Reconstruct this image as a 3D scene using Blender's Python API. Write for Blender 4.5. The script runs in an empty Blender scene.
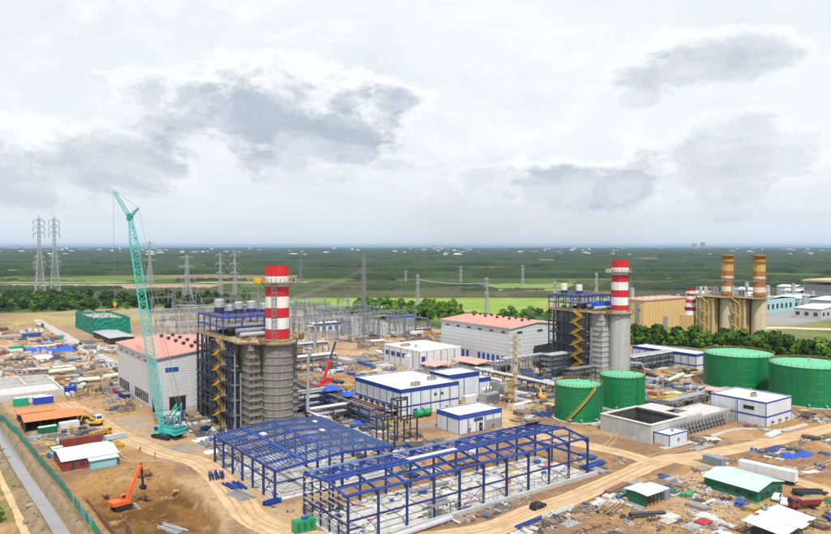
import bpy, math, random
import numpy as np
from mathutils import Vector, Matrix, Quaternion

R = math.radians
SC = bpy.context.scene
COL = SC.collection
rnd = random.Random(11)

# ------------------------------------------------------------------ camera
# World axes follow the plant's own building grid: X and Y run along the walls, metres, Z = 0 is the site level.
cam_d = bpy.data.cameras.new('camera')
cam = bpy.data.objects.new('camera', cam_d); COL.objects.link(cam)
cam_d.sensor_width = 36.0; cam_d.lens = 30.54
cam_d.clip_start = 1.0; cam_d.clip_end = 90000.0
cam.location = (0, 0, 67.0)
HEAD = 36.5
cam.rotation_euler = (R(90 - 1.706), 0, R(-HEAD))
SC.camera = cam

# ------------------------------------------------------------------ sky and sun
SUN_EL, SUN_AZ = 58.0, 205.0          # azimuth clockwise from +Y
world = bpy.data.worlds.new('World'); SC.world = world; world.use_nodes = True
def build_sky():
    nt = world.node_tree; N = nt.nodes; L = nt.links
    N.clear()
    def mth(op, a, b=None, c=None, clamp=False):
        n = N.new('ShaderNodeMath'); n.operation = op; n.use_clamp = clamp
        for i, v in enumerate((a, b, c)):
            if v is None: continue
            if isinstance(v, (int, float)): n.inputs[i].default_value = v
            else: L.new(v, n.inputs[i])
        return n.outputs[0]
    def ramp(v, lo, hi):
        n = N.new('ShaderNodeMapRange'); n.interpolation_type = 'SMOOTHSTEP'
        L.new(v, n.inputs[0]); n.inputs[1].default_value = lo; n.inputs[2].default_value = hi
        return n.outputs[0]
    def mixc(f, a, b):
        n = N.new('ShaderNodeMix'); n.data_type = 'RGBA'
        if isinstance(f, (int, float)): n.inputs[0].default_value = f
        else: L.new(f, n.inputs[0])
        for s, v in ((n.inputs[6], a), (n.inputs[7], b)):
            if isinstance(v, tuple): s.default_value = (*v, 1)
            else: L.new(v, s)
        return n.outputs[2]
    def fbm(vec, scale, detail=8, rough=.55, dist=0.0):
        n = N.new('ShaderNodeTexNoise'); L.new(vec, n.inputs['Vector'])
        n.inputs['Scale'].default_value = scale; n.inputs['Detail'].default_value = detail
        n.inputs['Roughness'].default_value = rough; n.inputs['Distortion'].default_value = dist
        return n.outputs[0]
    tc = N.new('ShaderNodeTexCoord')
    sep = N.new('ShaderNodeSeparateXYZ'); L.new(tc.outputs['Generated'], sep.inputs[0])
    x, y, z = sep.outputs
    az = mth('MULTIPLY', mth('ARCTAN2', x, y), 57.29578)
    el = mth('MULTIPLY', mth('ARCSINE', z), 57.29578)
    # angular map of the sky dome (degrees), stretched so that clouds flatten towards the horizon
    comb = N.new('ShaderNodeCombineXYZ')
    L.new(mth('MULTIPLY', az, 0.05), comb.inputs[0]); L.new(mth('MULTIPLY', el, 0.085), comb.inputs[1]); L.new(mth('MULTIPLY', z, .3), comb.inputs[2])
    ang = comb.outputs[0]
    n1 = fbm(ang, 1.5, 9, .58, .35)
    n2 = fbm(ang, 4.5, 8, .62, .2)
    n3 = fbm(ang, 0.7, 5, .5)
    flat_ = N.new('ShaderNodeMapping'); L.new(ang, flat_.inputs[0]); flat_.inputs['Scale'].default_value = (1.0, 2.6, 1.0)
    n4 = fbm(flat_.outputs[0], 1.6, 8, .6, .3)
    sky = N.new('ShaderNodeTexSky'); sky.sky_type = 'NISHITA'; sky.sun_disc = False
    sky.sun_elevation = R(SUN_EL); sky.sun_rotation = R(SUN_AZ); sky.air_density = 1.6; sky.dust_density = 2.5
    blue = N.new('ShaderNodeVectorMath'); blue.operation = 'SCALE'
    L.new(sky.outputs[0], blue.inputs[0]); blue.inputs['Scale'].default_value = 0.10
    # high bright overcast with thin places
    base = mixc(ramp(el, -1.0, 9.0), (0.69, 0.775, 0.85), (0.87, 0.92, 0.965))
    base = mixc(mth('MULTIPLY', ramp(n3, .40, .68), .18), base, blue.outputs[0])
    white = ramp(mth('ADD', n1, mth('MULTIPLY', mth('SUBTRACT', n2, .5), .45)), .44, .64)
    base = mixc(mth('MULTIPLY', white, mth('MULTIPLY', ramp(el, .5, 8.0), .85)), base, (0.97, 0.98, 0.99))
    # faint grey streaks everywhere
    base = mixc(mth('MULTIPLY', ramp(n4, .46, .70), mth('MULTIPLY', ramp(el, 24.0, 6.0), .26)), base, (0.60, 0.665, 0.74))
    # the grey cloud banks:  azimuth, elevation, half width, half height, strength
    banks = [(26.0, 10.5, 9.8, 2.7, .95), (30.0, 10.3, 5.2, 2.5, 1.0), (19.0, 10.7, 5.0, 1.9, .75), (9.0, 6.0, 8.5, 1.9, .75), (13.5, 7.0, 4.0, 1.5, .6),
             (29.3, 6.1, 5.0, .8, .45), (34.4, 6.6, 2.6, .6, .4),
             (51.1, 5.2, 7.5, 1.25, .85), (58.2, 6.0, 6.0, 2.0, .62), (61.2, 7.9, 4.0, 1.5, .4), (43.3, 5.3, 3.0, .9, .45),
             (58.0, 13.6, 5.0, 1.4, .75), (54.2, 11.5, 1.6, .55, .4),
             (-26, 11, 9, 3, .7), (-55, 7, 11, 2.4, .7), (-95, 13, 10, 3.4, .7), (95, 12, 10, 3, .75), (128, 7, 12, 2.3, .65), (168, 14, 10, 3.6, .7), (-140, 9, 12, 3, .7)]
    acc = None; edge = None
    n5 = fbm(ang, 2.7, 12, .66, .15)
    dens = mth('ADD', mth('MULTIPLY', mth('SUBTRACT', n1, .5), 2.2), mth('MULTIPLY', mth('SUBTRACT', n5, .5), 7.2))
    for (a0, e0, w, h, s) in banks:
        u = mth('DIVIDE', mth('SUBTRACT', az, a0), w); v = mth('DIVIDE', mth('SUBTRACT', el, e0), h*1.3)
        r2 = mth('ADD', mth('MULTIPLY', u, u), mth('MULTIPLY', v, v))
        D = mth('ADD', mth('SUBTRACT', 1.6, r2), dens)
        e = mth('MULTIPLY', ramp(D, -.35, .2), min(1, s*1.2))
        body = mth('MULTIPLY', ramp(mth('SUBTRACT', D, mth('MULTIPLY', v, .55)), .02, 1.1), s)
        acc = body if acc is None else mth('MAXIMUM', acc, body)
        edge = e if edge is None else mth('MAXIMUM', edge, e)
    col = mixc(mth('MULTIPLY', edge, .8), base, (0.965, 0.975, 0.99))
    cl = mixc(ramp(n2, .34, .66), (0.36, 0.44, 0.545), (0.61, 0.685, 0.775))
    col = mixc(mth('MULTIPLY', acc, .82), col, cl)
    bg = N.new('ShaderNodeBackground'); L.new(col, bg.inputs[0]); bg.inputs[1].default_value = 1.04
    out = N.new('ShaderNodeOutputWorld'); L.new(bg.outputs[0], out.inputs[0])
build_sky()
sun_d = bpy.data.lights.new('sun', 'SUN'); sun = bpy.data.objects.new('sun', sun_d); COL.objects.link(sun)
sun_d.energy = 4.3; sun_d.angle = R(1.8); sun_d.color = (1.0, .955, .89)
_d = Vector((math.sin(R(SUN_AZ)) * math.cos(R(SUN_EL)), math.cos(R(SUN_AZ)) * math.cos(R(SUN_EL)), math.sin(R(SUN_EL))))
sun.rotation_euler = _d.to_track_quat('Z', 'Y').to_euler()
sun.location = _d * 400
vs = SC.view_settings; vs.view_transform = 'Standard'; vs.look = 'None'; vs.gamma = 1.0; vs.exposure = 0.0; vs.use_curve_mapping = False
SC.render.engine = 'CYCLES'
SC.cycles.max_bounces = 5; SC.cycles.diffuse_bounces = 1; SC.cycles.glossy_bounces = 2; SC.cycles.transmission_bounces = 3; SC.cycles.volume_bounces = 0
SC.cycles.use_denoising = True
SC.cycles.caustics_reflective = False; SC.cycles.caustics_refractive = False

# ------------------------------------------------------------------ materials
MATS = {}
def mat(name, col, rough=.65, metal=0.0, var=.14, scale=.35, bump=0.0, lines=None, stain=0.0, col2=None, vcol=None, rand=0.0):
    """procedural surface: base colour, soft weathering, optional sheet ribs lines=(axis, period, depth)"""
    if name in MATS: return MATS[name]
    m = bpy.data.materials.new(name); m.use_nodes = True; MATS[name] = m
    nt = m.node_tree; N = nt.nodes; L = nt.links
    P = N['Principled BSDF']; P.inputs['Roughness'].default_value = rough; P.inputs['Metallic'].default_value = metal
    geo = N.new('ShaderNodeNewGeometry')
    def noise(sc, det=5, ro=.6):
        n = N.new('ShaderNodeTexNoise'); L.new(geo.outputs['Position'], n.inputs['Vector'])
        n.inputs['Scale'].default_value = sc; n.inputs['Detail'].default_value = det; n.inputs['Roughness'].default_value = ro
        return n.outputs[0]
    def rng(v, a, b, c, d):
        n = N.new('ShaderNodeMapRange'); L.new(v, n.inputs[0])
        for i, k in enumerate((a, b, c, d)): n.inputs[i + 1].default_value = k
        return n.outputs[0]
    if vcol:
        at = N.new('ShaderNodeAttribute'); at.attribute_name = vcol; base = at.outputs['Color']
    else:
        rgb = N.new('ShaderNodeRGB'); rgb.outputs[0].default_value = (*col, 1); base = rgb.outputs[0]
    if col2:
        mx = N.new('ShaderNodeMix'); mx.data_type = 'RGBA'; L.new(rng(noise(scale * .6, 6), .4, .62, 0, 1), mx.inputs[0])
        L.new(base, mx.inputs[6]); mx.inputs[7].default_value = (*col2, 1); base = mx.outputs[2]
    hsv = N.new('ShaderNodeHueSaturation'); L.new(base, hsv.inputs['Color'])
    val = rng(noise(scale), .25, .75, 1 - var, 1 + var)
    if rand:
        oi = N.new('ShaderNodeObjectInfo'); r = rng(oi.outputs['Random'], 0, 1, 1 - rand, 1 + rand)
        mm = N.new('ShaderNodeMath'); mm.operation = 'MULTIPLY'; L.new(val, mm.inputs[0]); L.new(r, mm.inputs[1]); val = mm.outputs[0]
    if stain:
        # rain streaks: noise stretched along Z
        mp = N.new('ShaderNodeMapping'); mp.inputs['Scale'].default_value = (1.3, 1.3, .06); L.new(geo.outputs['Position'], mp.inputs[0])
        n = N.new('ShaderNodeTexNoise'); L.new(mp.outputs[0], n.inputs['Vector']); n.inputs['Scale'].default_value = .9; n.inputs['Detail'].default_value = 6
        s = rng(n.outputs[0], .42, .75, 1, 1 - stain)
        mm = N.new('ShaderNodeMath'); mm.operation = 'MULTIPLY'; L.new(val, mm.inputs[0]); L.new(s, mm.inputs[1]); val = mm.outputs[0]
    if lines:
        ax, per, dep = lines
        sp = N.new('ShaderNodeSeparateXYZ'); L.new(geo.outputs['Position'], sp.inputs[0])
        d = N.new('ShaderNodeMath'); d.operation = 'DIVIDE'; L.new(sp.outputs['XYZ'.index(ax)], d.inputs[0]); d.inputs[1].default_value = per
        fr = N.new('ShaderNodeMath'); fr.operation = 'FRACT'; L.new(d.outputs[0], fr.inputs[0])
        pp = N.new('ShaderNodeMath'); pp.operation = 'PINGPONG'; L.new(fr.outputs[0], pp.inputs[0]); pp.inputs[1].default_value = .5
        g = rng(pp.outputs[0], 0, .16, 1 - dep, 1)
        mm = N.new('ShaderNodeMath'); mm.operation = 'MULTIPLY'; L.new(val, mm.inputs[0]); L.new(g, mm.inputs[1]); val = mm.outputs[0]
        bm = N.new('ShaderNodeBump'); bm.inputs['Strength'].default_value = .5; bm.inputs['Distance'].default_value = .1
        L.new(rng(pp.outputs[0], 0, .2, 0, 1), bm.inputs['Height']); L.new(bm.outputs[0], P.inputs['Normal'])
    elif bump:
        bm = N.new('ShaderNodeBump'); bm.inputs['Strength'].default_value = bump; bm.inputs['Distance'].default_value = .3
        L.new(noise(scale * 6, 6, .7), bm.inputs['Height']); L.new(bm.outputs[0], P.inputs['Normal'])
    L.new(val, hsv.inputs['Value'])
    L.new(hsv.outputs[0], P.inputs['Base Color'])
    return m
mat('cladding', (.58, .595, .61), .5, var=.05, lines=('Z', 1.05, .22), stain=.10)
mat('cladding_pale', (.62, .635, .65), .5, var=.05, lines=('Z', 2.1, .10), stain=.10)
mat('plinth', (.40, .39, .38), .85, var=.12, stain=.15)
mat('red_roof', (.57, .255, .20), .55, var=.09, lines=('Y', 1.0, .18), stain=.08)
mat('pink_roof', (.66, .33, .28), .55, var=.08, lines=('Y', 1.0, .10))
mat('white_roof', (.74, .74, .73), .55, var=.10, scale=.3, col2=(.62, .615, .60))
mat('white_panel', (.62, .645, .69), .5, var=.09, stain=.24)
mat('white_wall', (.70, .715, .73), .55, var=.08, stain=.22)
mat('blue_band', (.016, .050, .245), .45, var=.1)
mat('blue_trim', (.022, .075, .33), .45, var=.1)
mat('glass', (.035, .045, .06), .12, var=.1)
mat('glass_blue', (.03, .06, .17), .15, var=.1)
mat('black', (.015, .015, .017), .6)
mat('dark_steel', (.035, .040, .052), .6, var=.25)
mat('navy_steel', (.014, .034, .135), .5, var=.25, rand=.25)
mat('blue_steel', (.017, .055, .27), .5, var=.28, scale=.8, rand=.30)
mat('purlin', (.085, .15, .34), .45, metal=.2, var=.12, rand=.2)
mat('silver', (.50, .52, .54), .4, metal=.5, var=.15)
mat('galv', (.40, .41, .425), .5, metal=.2, var=.12)
mat('galv_mid', (.22, .23, .25), .5, metal=.2, var=.2, rand=.3)
mat('galv_dark', (.22, .23, .25), .55, metal=.2, var=.2)
mat('rusty_steel', (.20, .11, .07), .8, var=.3, scale=1.5, bump=.3)
mat('yellow_paint', (.66, .36, .03), .5, var=.15)
mat('yellow_rail', (.50, .34, .08), .5, var=.15)
mat('grating', (.17, .15, .12), .8, var=.3)
mat('deck', (.34, .28, .19), .8, var=.25, scale=.6)
mat('casing_brown', (.235, .22, .195), .75, var=.25, scale=.5, stain=.3, bump=.2)
mat('concrete', (.42, .42, .405), .88, var=.12, stain=.22, bump=.15)
mat('concrete_pale', (.49, .485, .47), .88, var=.12, stain=.2, bump=.15)
mat('concrete_shaft', (.44, .445, .44), .85, var=.08, stain=.25)
mat('shaded_concrete', (.085, .085, .08), .5, var=.25, stain=.3)  # concrete with the shade of the deep basin put into its colour
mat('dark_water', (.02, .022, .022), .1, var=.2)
mat('slab', (.52, .51, .495), .9, var=.22, scale=.22, col2=(.40, .37, .34))
mat('stack_red', (.55, .014, .024), .55, var=.12, stain=.30)
mat('stack_white', (.74, .735, .72), .55, var=.10, stain=.30)
mat('old_red', (.35, .018, .045), .6, var=.12)
mat('rust_band', (.36, .135, .045), .75, var=.25, scale=.5, stain=.3)
mat('mustard_band', (.56, .34, .10), .7, var=.2, scale=.5, stain=.3)
mat('cream_band', (.70, .60, .46), .7, var=.15, scale=.5, stain=.3)
mat('tank_green', (.003, .20, .062), .45, var=.12, scale=.2, stain=.22, col2=(.004, .155, .05))
mat('tank_top', (.10, .44, .245), .5, var=.10, scale=.25, stain=.1)
mat('green_paint', (.01, .26, .10), .45, var=.12)
mat('pale_green_roof', (.44, .66, .56), .5, var=.06, lines=('X', 1.0, .08))
mat('mint_roof', (.55, .70, .62), .5, var=.08, lines=('X', 1.0, .08))
mat('dark_green_wall', (.012, .13, .065), .6, var=.2)
mat('net_green', (.005, .19, .135), .8, var=.28, scale=.5, bump=.5)
mat('teal', (.055, .46, .43), .42, var=.10)
mat('teal_pale', (.30, .50, .50), .5, var=.1)
mat('teal_dark', (.02, .24, .235), .5, var=.15)
mat('orange_paint', (.78, .13, .025), .45, var=.10)
mat('orange_roof', (.60, .21, .075), .65, var=.18, lines=('X', 1.15, .35), scale=.5)
mat('skyblue_roof', (.60, .74, .80), .5, var=.06, lines=('X', 1.0, .10))
mat('cyan_wall', (.24, .50, .58), .55, var=.1, lines=('X', .8, .15))
mat('maroon', (.23, .035, .035), .6, var=.15)
mat('red_paint', (.55, .03, .03), .45, var=.12)
mat('blue_tarp', (.02, .10, .62), .55, var=.25, scale=1.2, bump=.8)
mat('blue_container', (.02, .06, .42), .5, var=.12, lines=('X', .6, .2))
mat('green_container', (.01, .33, .19), .5, var=.12, lines=('X', .6, .2))
mat('maroon_container', (.22, .04, .035), .6, var=.15, lines=('X', .6, .25))
mat('grey_container', (.20, .25, .28), .55, var=.12, lines=('X', .6, .2))
mat('white_container', (.66, .67, .66), .55, var=.08, lines=('X', .6, .12))
mat('pipe_pale', (.56, .57, .42), .6, var=.12, scale=.6)
mat('pipe_grey', (.40, .42, .44), .5, var=.15)
mat('pipe_white', (.66, .67, .68), .5, var=.1)
mat('tyre', (.02, .02, .02), .85)
mat('timber', (.30, .20, .12), .85, var=.3, scale=1.5)
mat('wood_grey', (.33, .29, .25), .9, var=.3, scale=1.5)
mat('old_yellow', (.66, .45, .19), .7, var=.08, stain=.18)
mat('old_concrete', (.56, .46, .33), .85, var=.1, stain=.25)
mat('old_brown', (.52, .39, .21), .8, var=.2, lines=('Z', 3.0, .25), stain=.2)
mat('turquoise', (.36, .55, .58), .5, var=.1)
mat('grey_metal', (.24, .25, .265), .55, var=.15)
mat('fence_green', (.045, .24, .17), .6, var=.14, lines=('Y', .5, .2))
mat('fence_teal', (.12, .33, .33), .6, var=.14)
mat('skin', (.35, .2, .13), .6)
mat('cloth_dark', (.03, .035, .06), .85)
mat('cloth_orange', (.7, .16, .03), .8)
mat('water', (.245, .235, .235), .12, var=.12, scale=.2, bump=.06)
mat('bark', (.09, .065, .045), .9, var=.3)
mat('far_white', (.62, .63, .64), .7, var=.05)
mat('far_grey', (.34, .36, .38), .7, var=.05)
mat('lens', (.55, .56, .55), .2)
mat('debris', (.5, .5, .5), .75, var=.25, scale=1.5, vcol='tint')

# ------------------------------------------------------------------ mesh helpers
class MB:
    def __init__(s): s.v = []; s.f = []; s.c = []; s.col = None
    def _add(s, vs, fs):
        o = len(s.v); s.v += [tuple(p) for p in vs]; s.f += [tuple(i + o for i in f) for f in fs]
        if s.col is not None: s.c += [s.col] * len(fs)
        return s
    def box(s, x0, x1, y0, y1, z0, z1):
        return s._add([(x0,y0,z0),(x1,y0,z0),(x1,y1,z0),(x0,y1,z0),(x0,y0,z1),(x1,y0,z1),(x1,y1,z1),(x0,y1,z1)],
                      [(0,3,2,1),(4,5,6,7),(0,1,5,4),(1,2,6,5),(2,3,7,6),(3,0,4,7)])
    def hexa(s, b, t):
        return s._add(list(b) + list(t), [(0,3,2,1),(4,5,6,7),(0,1,5,4),(1,2,6,5),(2,3,7,6),(3,0,4,7)])
    def beam(s, p, q, w, h=None):
        p = Vector(p); q = Vector(q); h = h or w
        d = q - p
        if d.length < 1e-5: return s
        d.normalize()
        up = Vector((0,0,1)) if abs(d.z) < .95 else Vector((0,1,0))
        sx = d.cross(up).normalized() * (w/2); sy = sx.cross(d).normalized() * (h/2)
        c = []
        for e in (p, q): c += [e - sx - sy, e + sx - sy, e + sx + sy, e - sx + sy]
        return s._add(c, [(0,1,2,3),(7,6,5,4),(0,4,5,1),(1,5,6,2),(2,6,7,3),(3,7,4,0)])
    def cyl(s, x, y, z0, z1, r0, r1=None, n=16, caps=True):
        r1 = r0 if r1 is None else r1
        vs = []
        for z, r in ((z0, r0), (z1, r1)):
            vs += [(x + r*math.cos(2*math.pi*i/n), y + r*math.sin(2*math.pi*i/n), z) for i in range(n)]
        fs = [(i, (i+1) % n, n + (i+1) % n, n + i) for i in range(n)]
        if caps: fs += [tuple(range(n-1, -1, -1)), tuple(range(n, 2*n))]
        return s._add(vs, fs)
    def tube(s, pts, r, n=8, caps=True):
        pts = [Vector(p) for p in pts]; rings = []
        k = len(pts)
        for i, p in enumerate(pts):
            d = (pts[min(i+1, k-1)] - pts[max(i-1, 0)]).normalized()
            up = Vector((0,0,1)) if abs(d.z) < .93 else Vector((1,0,0))
            a = d.cross(up).normalized(); b = a.cross(d).normalized()
            rr = r[i] if isinstance(r, (list, tuple)) else r
            rings.append([p + a*rr*math.cos(2*math.pi*j/n) + b*rr*math.sin(2*math.pi*j/n) for j in range(n)])
        vs = [v for g in rings for v in g]; fs = []
        for i in range(k-1):
            for j in range(n):
                fs.append((i*n+j, i*n+(j+1) % n, (i+1)*n+(j+1) % n, (i+1)*n+j))
        if caps: fs += [tuple(range(n-1, -1, -1)), tuple((k-1)*n+j for j in range(n))]
        return s._add(vs, fs)
    def prism(s, poly, y0, y1, axis='Y'):
        """poly of (u, z) extruded along axis (u is the other horizontal axis)"""
        n = len(poly)
        f = (lambda u, z, t: (u, t, z)) if axis == 'Y' else (lambda u, z, t: (t, u, z))
        vs = [f(u, z, y0) for u, z in poly] + [f(u, z, y1) for u, z in poly]
        fs = [(i, (i+1) % n, n+(i+1) % n, n+i) for i in range(n)] + [tuple(range(n-1, -1, -1)), tuple(range(n, 2*n))]
        return s._add(vs, fs)
    def lathe(s, prof, n=24, x=0, y=0):
        vs = []; k = len(prof)
        for r, z in prof: vs += [(x + r*math.cos(2*math.pi*i/n), y + r*math.sin(2*math.pi*i/n), z) for i in range(n)]
        fs = [(j*n+i, j*n+(i+1) % n, (j+1)*n+(i+1) % n, (j+1)*n+i) for j in range(k-1) for i in range(n)]
        return s._add(vs, fs)
    def rail(s, pts, h=1.1, step=2.5, t=.09):
        for p, q in zip(pts, pts[1:]):
            p = Vector(p); q = Vector(q); L = (q-p).length; n = max(1, int(L/step))
            for zz in (h, h*.5): s.beam(p + Vector((0,0,zz)), q + Vector((0,0,zz)), t)
            for i in range(n+1):
                e = p.lerp(q, i/n); s.beam(e, e + Vector((0,0,h)), t)
        return s
    def mesh(s, name, m, smooth=False):
        me = bpy.data.meshes.new(name); me.from_pydata(s.v, [], s.f)
        me.materials.append(MATS[m])
        if s.c:
            at = me.attributes.new('tint', 'FLOAT_COLOR', 'CORNER')
            arr = np.empty((len(me.loops), 4), np.float32)
            arr[:] = np.repeat(np.array([(*c, 1) for c in s.c], np.float32), [len(f) for f in s.f], axis=0)
            at.data.foreach_set('color', arr.ravel())
        if smooth:
            me.polygons.foreach_set('use_smooth', [True]*len(me.polygons))
            try: me.set_sharp_from_angle(angle=R(35))
            except Exception: pass
        me.update(); return me
    def build(s, name, m, parent=None, loc=None, rz=0, smooth=False):
        o = bpy.data.objects.new(name, s.mesh(name, m, smooth)); COL.objects.link(o)
        if parent is not None: o.parent = parent
        if loc is not None: o.location = loc
        if rz: o.rotation_euler[2] = rz
        return o

def tag(o, label=None, cat=None, group=None, kind=None):
    if label: o['label'] = label
    if cat: o['category'] = cat
    if group: o['group'] = group
    if kind: o['kind'] = kind
    return o
def thing(name, label, cat, loc=(0,0,0), rz=0.0, group=None):
    o = bpy.data.objects.new(name, None); COL.objects.link(o); o.empty_display_size = .5
    o.location = loc; o.rotation_euler = (0, 0, rz)
    return tag(o, label, cat, group)
def copy_tree(o, parent=None):
    c = o.copy(); COL.objects.link(c)
    if parent is not None: c.parent = parent
    for ch in o.children: copy_tree(ch, c)
    return c
def dup(root, loc, rz=0.0, label=None, scale=None, group=None):
    c = copy_tree(root); c.location = loc; c.rotation_euler = (0, 0, rz)
    if label: c['label'] = label
    if group: c['group'] = group
    if scale: c.scale = (scale,)*3 if not isinstance(scale, tuple) else scale
    return c
UNIT = {}
def unit(m):
    if m not in UNIT: UNIT[m] = MB().box(-.5,.5,-.5,.5,-.5,.5).mesh('bar_' + m, m)
    return UNIT[m]
def bar(name, p, q, w, h, m, parent):
    """one straight member as an object of its own; all bars of a material share one mesh"""
    p = Vector(p); q = Vector(q); d = q - p
    o = bpy.data.objects.new(name, unit(m)); COL.objects.link(o); o.parent = parent
    up = Vector((0,0,1)) if abs(d.normalized().z) < .95 else Vector((0,1,0))
    X = d.normalized(); Y = up.cross(X).normalized(); Z = X.cross(Y)
    o.rotation_euler = Matrix((X, Y, Z)).transposed().to_euler()
    o.location = (p+q)/2; o.scale = (d.length, w, h)
    return o
def block(name, x0, x1, y0, y1, z0, z1, m, parent):
    o = bpy.data.objects.new(name, unit(m)); COL.objects.link(o); o.parent = parent
    o.location = ((x0+x1)/2, (y0+y1)/2, (z0+z1)/2); o.scale = (x1-x0, y1-y0, z1-z0)
    return o
HAZE = 3.6e-5
HX, HY = math.sin(R(HEAD)), math.cos(R(HEAD))
# ------------------------------------------------------------------ terrain
def vnoise(x, y, seed=0):
    """smooth value noise on numpy arrays"""
    xi = np.floor(x).astype(np.int64); yi = np.floor(y).astype(np.int64)
    fx = x - xi; fy = y - yi; fx = fx*fx*(3-2*fx); fy = fy*fy*(3-2*fy)
    def h(i, j):
        n = (i*374761393 + j*668265263 + seed*974711) & 0x7fffffff
        n = ((n ^ (n >> 13)) * 1274126177) & 0x7fffffff
        return ((n ^ (n >> 16)) & 0xffff) / 65535.0
    return (h(xi,yi)*(1-fx)+h(xi+1,yi)*fx)*(1-fy) + (h(xi,yi+1)*(1-fx)+h(xi+1,yi+1)*fx)*fy
def fbm2(x, y, sc, oct=4, seed=0):
    s = 0; a = .5; t = 0
    for k in range(oct):
        s = s + a*vnoise(x/sc*2**k, y/sc*2**k, seed+k*17); t += a; a *= .55
    return s/t
def sst(x, a, b):
    t = np.clip((x-a)/(b-a), 0, 1); return t*t*(3-2*t)
def rect(x, y, x0, x1, y0, y1, e):
    return sst(x, x0-e, x0+e)*(1-sst(x, x1-e, x1+e))*sst(y, y0-e, y0+e)*(1-sst(y, y1-e, y1+e))
def ditch_axis(y): return 29.7 + 1.3*(1-sst(y, 165, 270)) + (fbm2(y*0, y, 30, 2, 8)-.5)*.9
def pit_mask(x, y, e):
    # left wall follows the sheet piles, right wall the haul road
    w = (fbm2(x, y, 9, 3, 5)-.5)*3.0
    lo = 40.5 + 0*y
    hi = 57.0 + 7.5*np.sin(np.clip((y-150)/75, 0, 1)*math.pi) + w
    return sst(x, lo-e, lo+e)*(1-sst(x, hi-e, hi+e))*(1-sst(y, 206+w-e*2, 206+w+e*2))
ROADS = [  # name, label, points, width, z
 ('haul_road', 'pale sandy haul road curving past the excavation to the steel sheds', [(58,330),(61,300),(62.5,270),(66,246),(70,228),(75,214),(74.5,196),(72,176),(70,160),(74,146),(84,136),(98,127),(112,122),(130,123.5),(150,125),(172,128),(193,130),(206,126.5),(235,121),(262,118),(300,113)], 7.5),
 ('yard_road', 'sandy road branching between the steel shed and the green tanks', [(188,129),(189,140),(187,152),(184,165),(182,180),(186,198),(200,205)], 6.5),
 ('spur_road', 'sandy track passing behind the long green roofed shed', [(196,127),(199,117),(204,106),(206,94),(203,80),(200,66)], 6.0),
]
def road_mask(x, y, extra=0.0):
    m = np.zeros_like(x)
    for n, l, pts, w in ROADS:
        for (x0,y0),(x1,y1) in zip(pts, pts[1:]):
            dx, dy = x1-x0, y1-y0; t = np.clip(((x-x0)*dx+(y-y0)*dy)/(dx*dx+dy*dy), 0, 1)
            d = np.hypot(x-x0-t*dx, y-y0-t*dy)
            m = np.maximum(m, 1-sst(d, w*.5+extra, w*.5+2.0+extra))
    return m
MOUNDS = [(52,214,6,2.2),(60,218,5,1.6),(45,216,5,1.5),(48,226,4,.9),(139,76,9,1.8),(150,88,8,1.3),(160,70,9,1.5),(130,96,8,1.2),(146,98,6,1.0),
          (230,122,9,.9),(248,108,8,1.6),(262,102,9,1.4),(85,640,11,5.0),(70,600,9,2.0),(100,690,10,3.0),(60,560,10,2),(44,420,8,1.6),(70,440,9,1.6),(84,455,8,1.3),
          (205,188,6,1.1),(215,198,6,1.1),(226,203,5,1.0),(300,205,10,1.5),(320,222,10,2.2),(330,205,9,1.6),(235,150,4,.6),(92,262,5,.8),(95,240,5,.7),(140,215,6,1.0),(148,205,6,1.1),
          (18,250,5,1.2),(14,210,6,1.4),(20,180,4,1.0),(10,285,6,1.2),(150,360,9,1.4),(200,385,9,1.4),(190,355,8,1.6),(240,375,10,1.6),(300,385,10,1.3)]
def height(x, y):
    x = np.asarray(x, float); y = np.asarray(y, float)
    near = rect(x, y, -60, 480, 30, 700, 40)
    h = near*((fbm2(x, y, 14, 4, 1)-.5)*.55 + (fbm2(x, y, 3.6, 3, 9)-.5)*.22)
    for (a, b, r, k) in MOUNDS:
        d2 = ((x-a)**2+(y-b)**2)/(r*r)
        h = h + k*np.exp(-d2*1.6)*(.55+.9*fbm2(x, y, 4, 3, 3))
    flat = np.zeros_like(h)
    for (x0,x1,y0,y1) in PADS: flat = np.maximum(flat, rect(x, y, x0, x1, y0, y1, 1.5))
    h = h*(1-flat) - .06*flat
    rm = road_mask(x, y); h = h*(1-rm) + rm*(-.03 + (fbm2(x, y, 6, 2, 21)-.5)*.10)
    p = pit_mask(x, y, 1.0); pw = pit_mask(x, y, 3.2)
    h = h*(1-pw) - 3.2*p + p*((fbm2(x, y, 5, 4, 31)-.5)*2.6 + .30*np.sin(x*1.05 + 4*fbm2(x, y, 16, 2, 7)*3)) + (pw-p)*(fbm2(x, y, 3, 3, 4)-.3)*.8
    # drainage ditch with rough banks
    c = ditch_axis(y)
    d = np.abs(x-c)
    bank = np.exp(-((d-3.6)/1.3)**2)*(1-sst(y, 420, 470))
    h = h + bank*(.5+1.5*fbm2(x, y, 4, 3, 12)) - 2.6*(1-sst(d, .9, 2.7))*(1-sst(y, 420, 470))
    return h
PADS = [(83,123,286,347),(268,313,276,340),(95,126,222,290),(280,313,214,284),(157,188,222,257),(159,183,188,204),(190,212,232,247),(227,259,304,341),(257,279,129,155),
        (338,372,208,262),(205,262,140,168),(80,166,132,158),(78,118,164,211),(203,224,172,192),(234,255,174,195),(310,342,163,196),(301,335,125,159),(180,196,90,110),(153,166,105,115),
        (154,173,73,85),(196,206,92,114),(37,56,220,237),(36,58,280,300),(38,58,328,338),(34,61,345,392),(70,80,240,256),(114,150,505,640),(204,220,134,146),(212,256,264,294)]
GRID = {}
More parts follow.
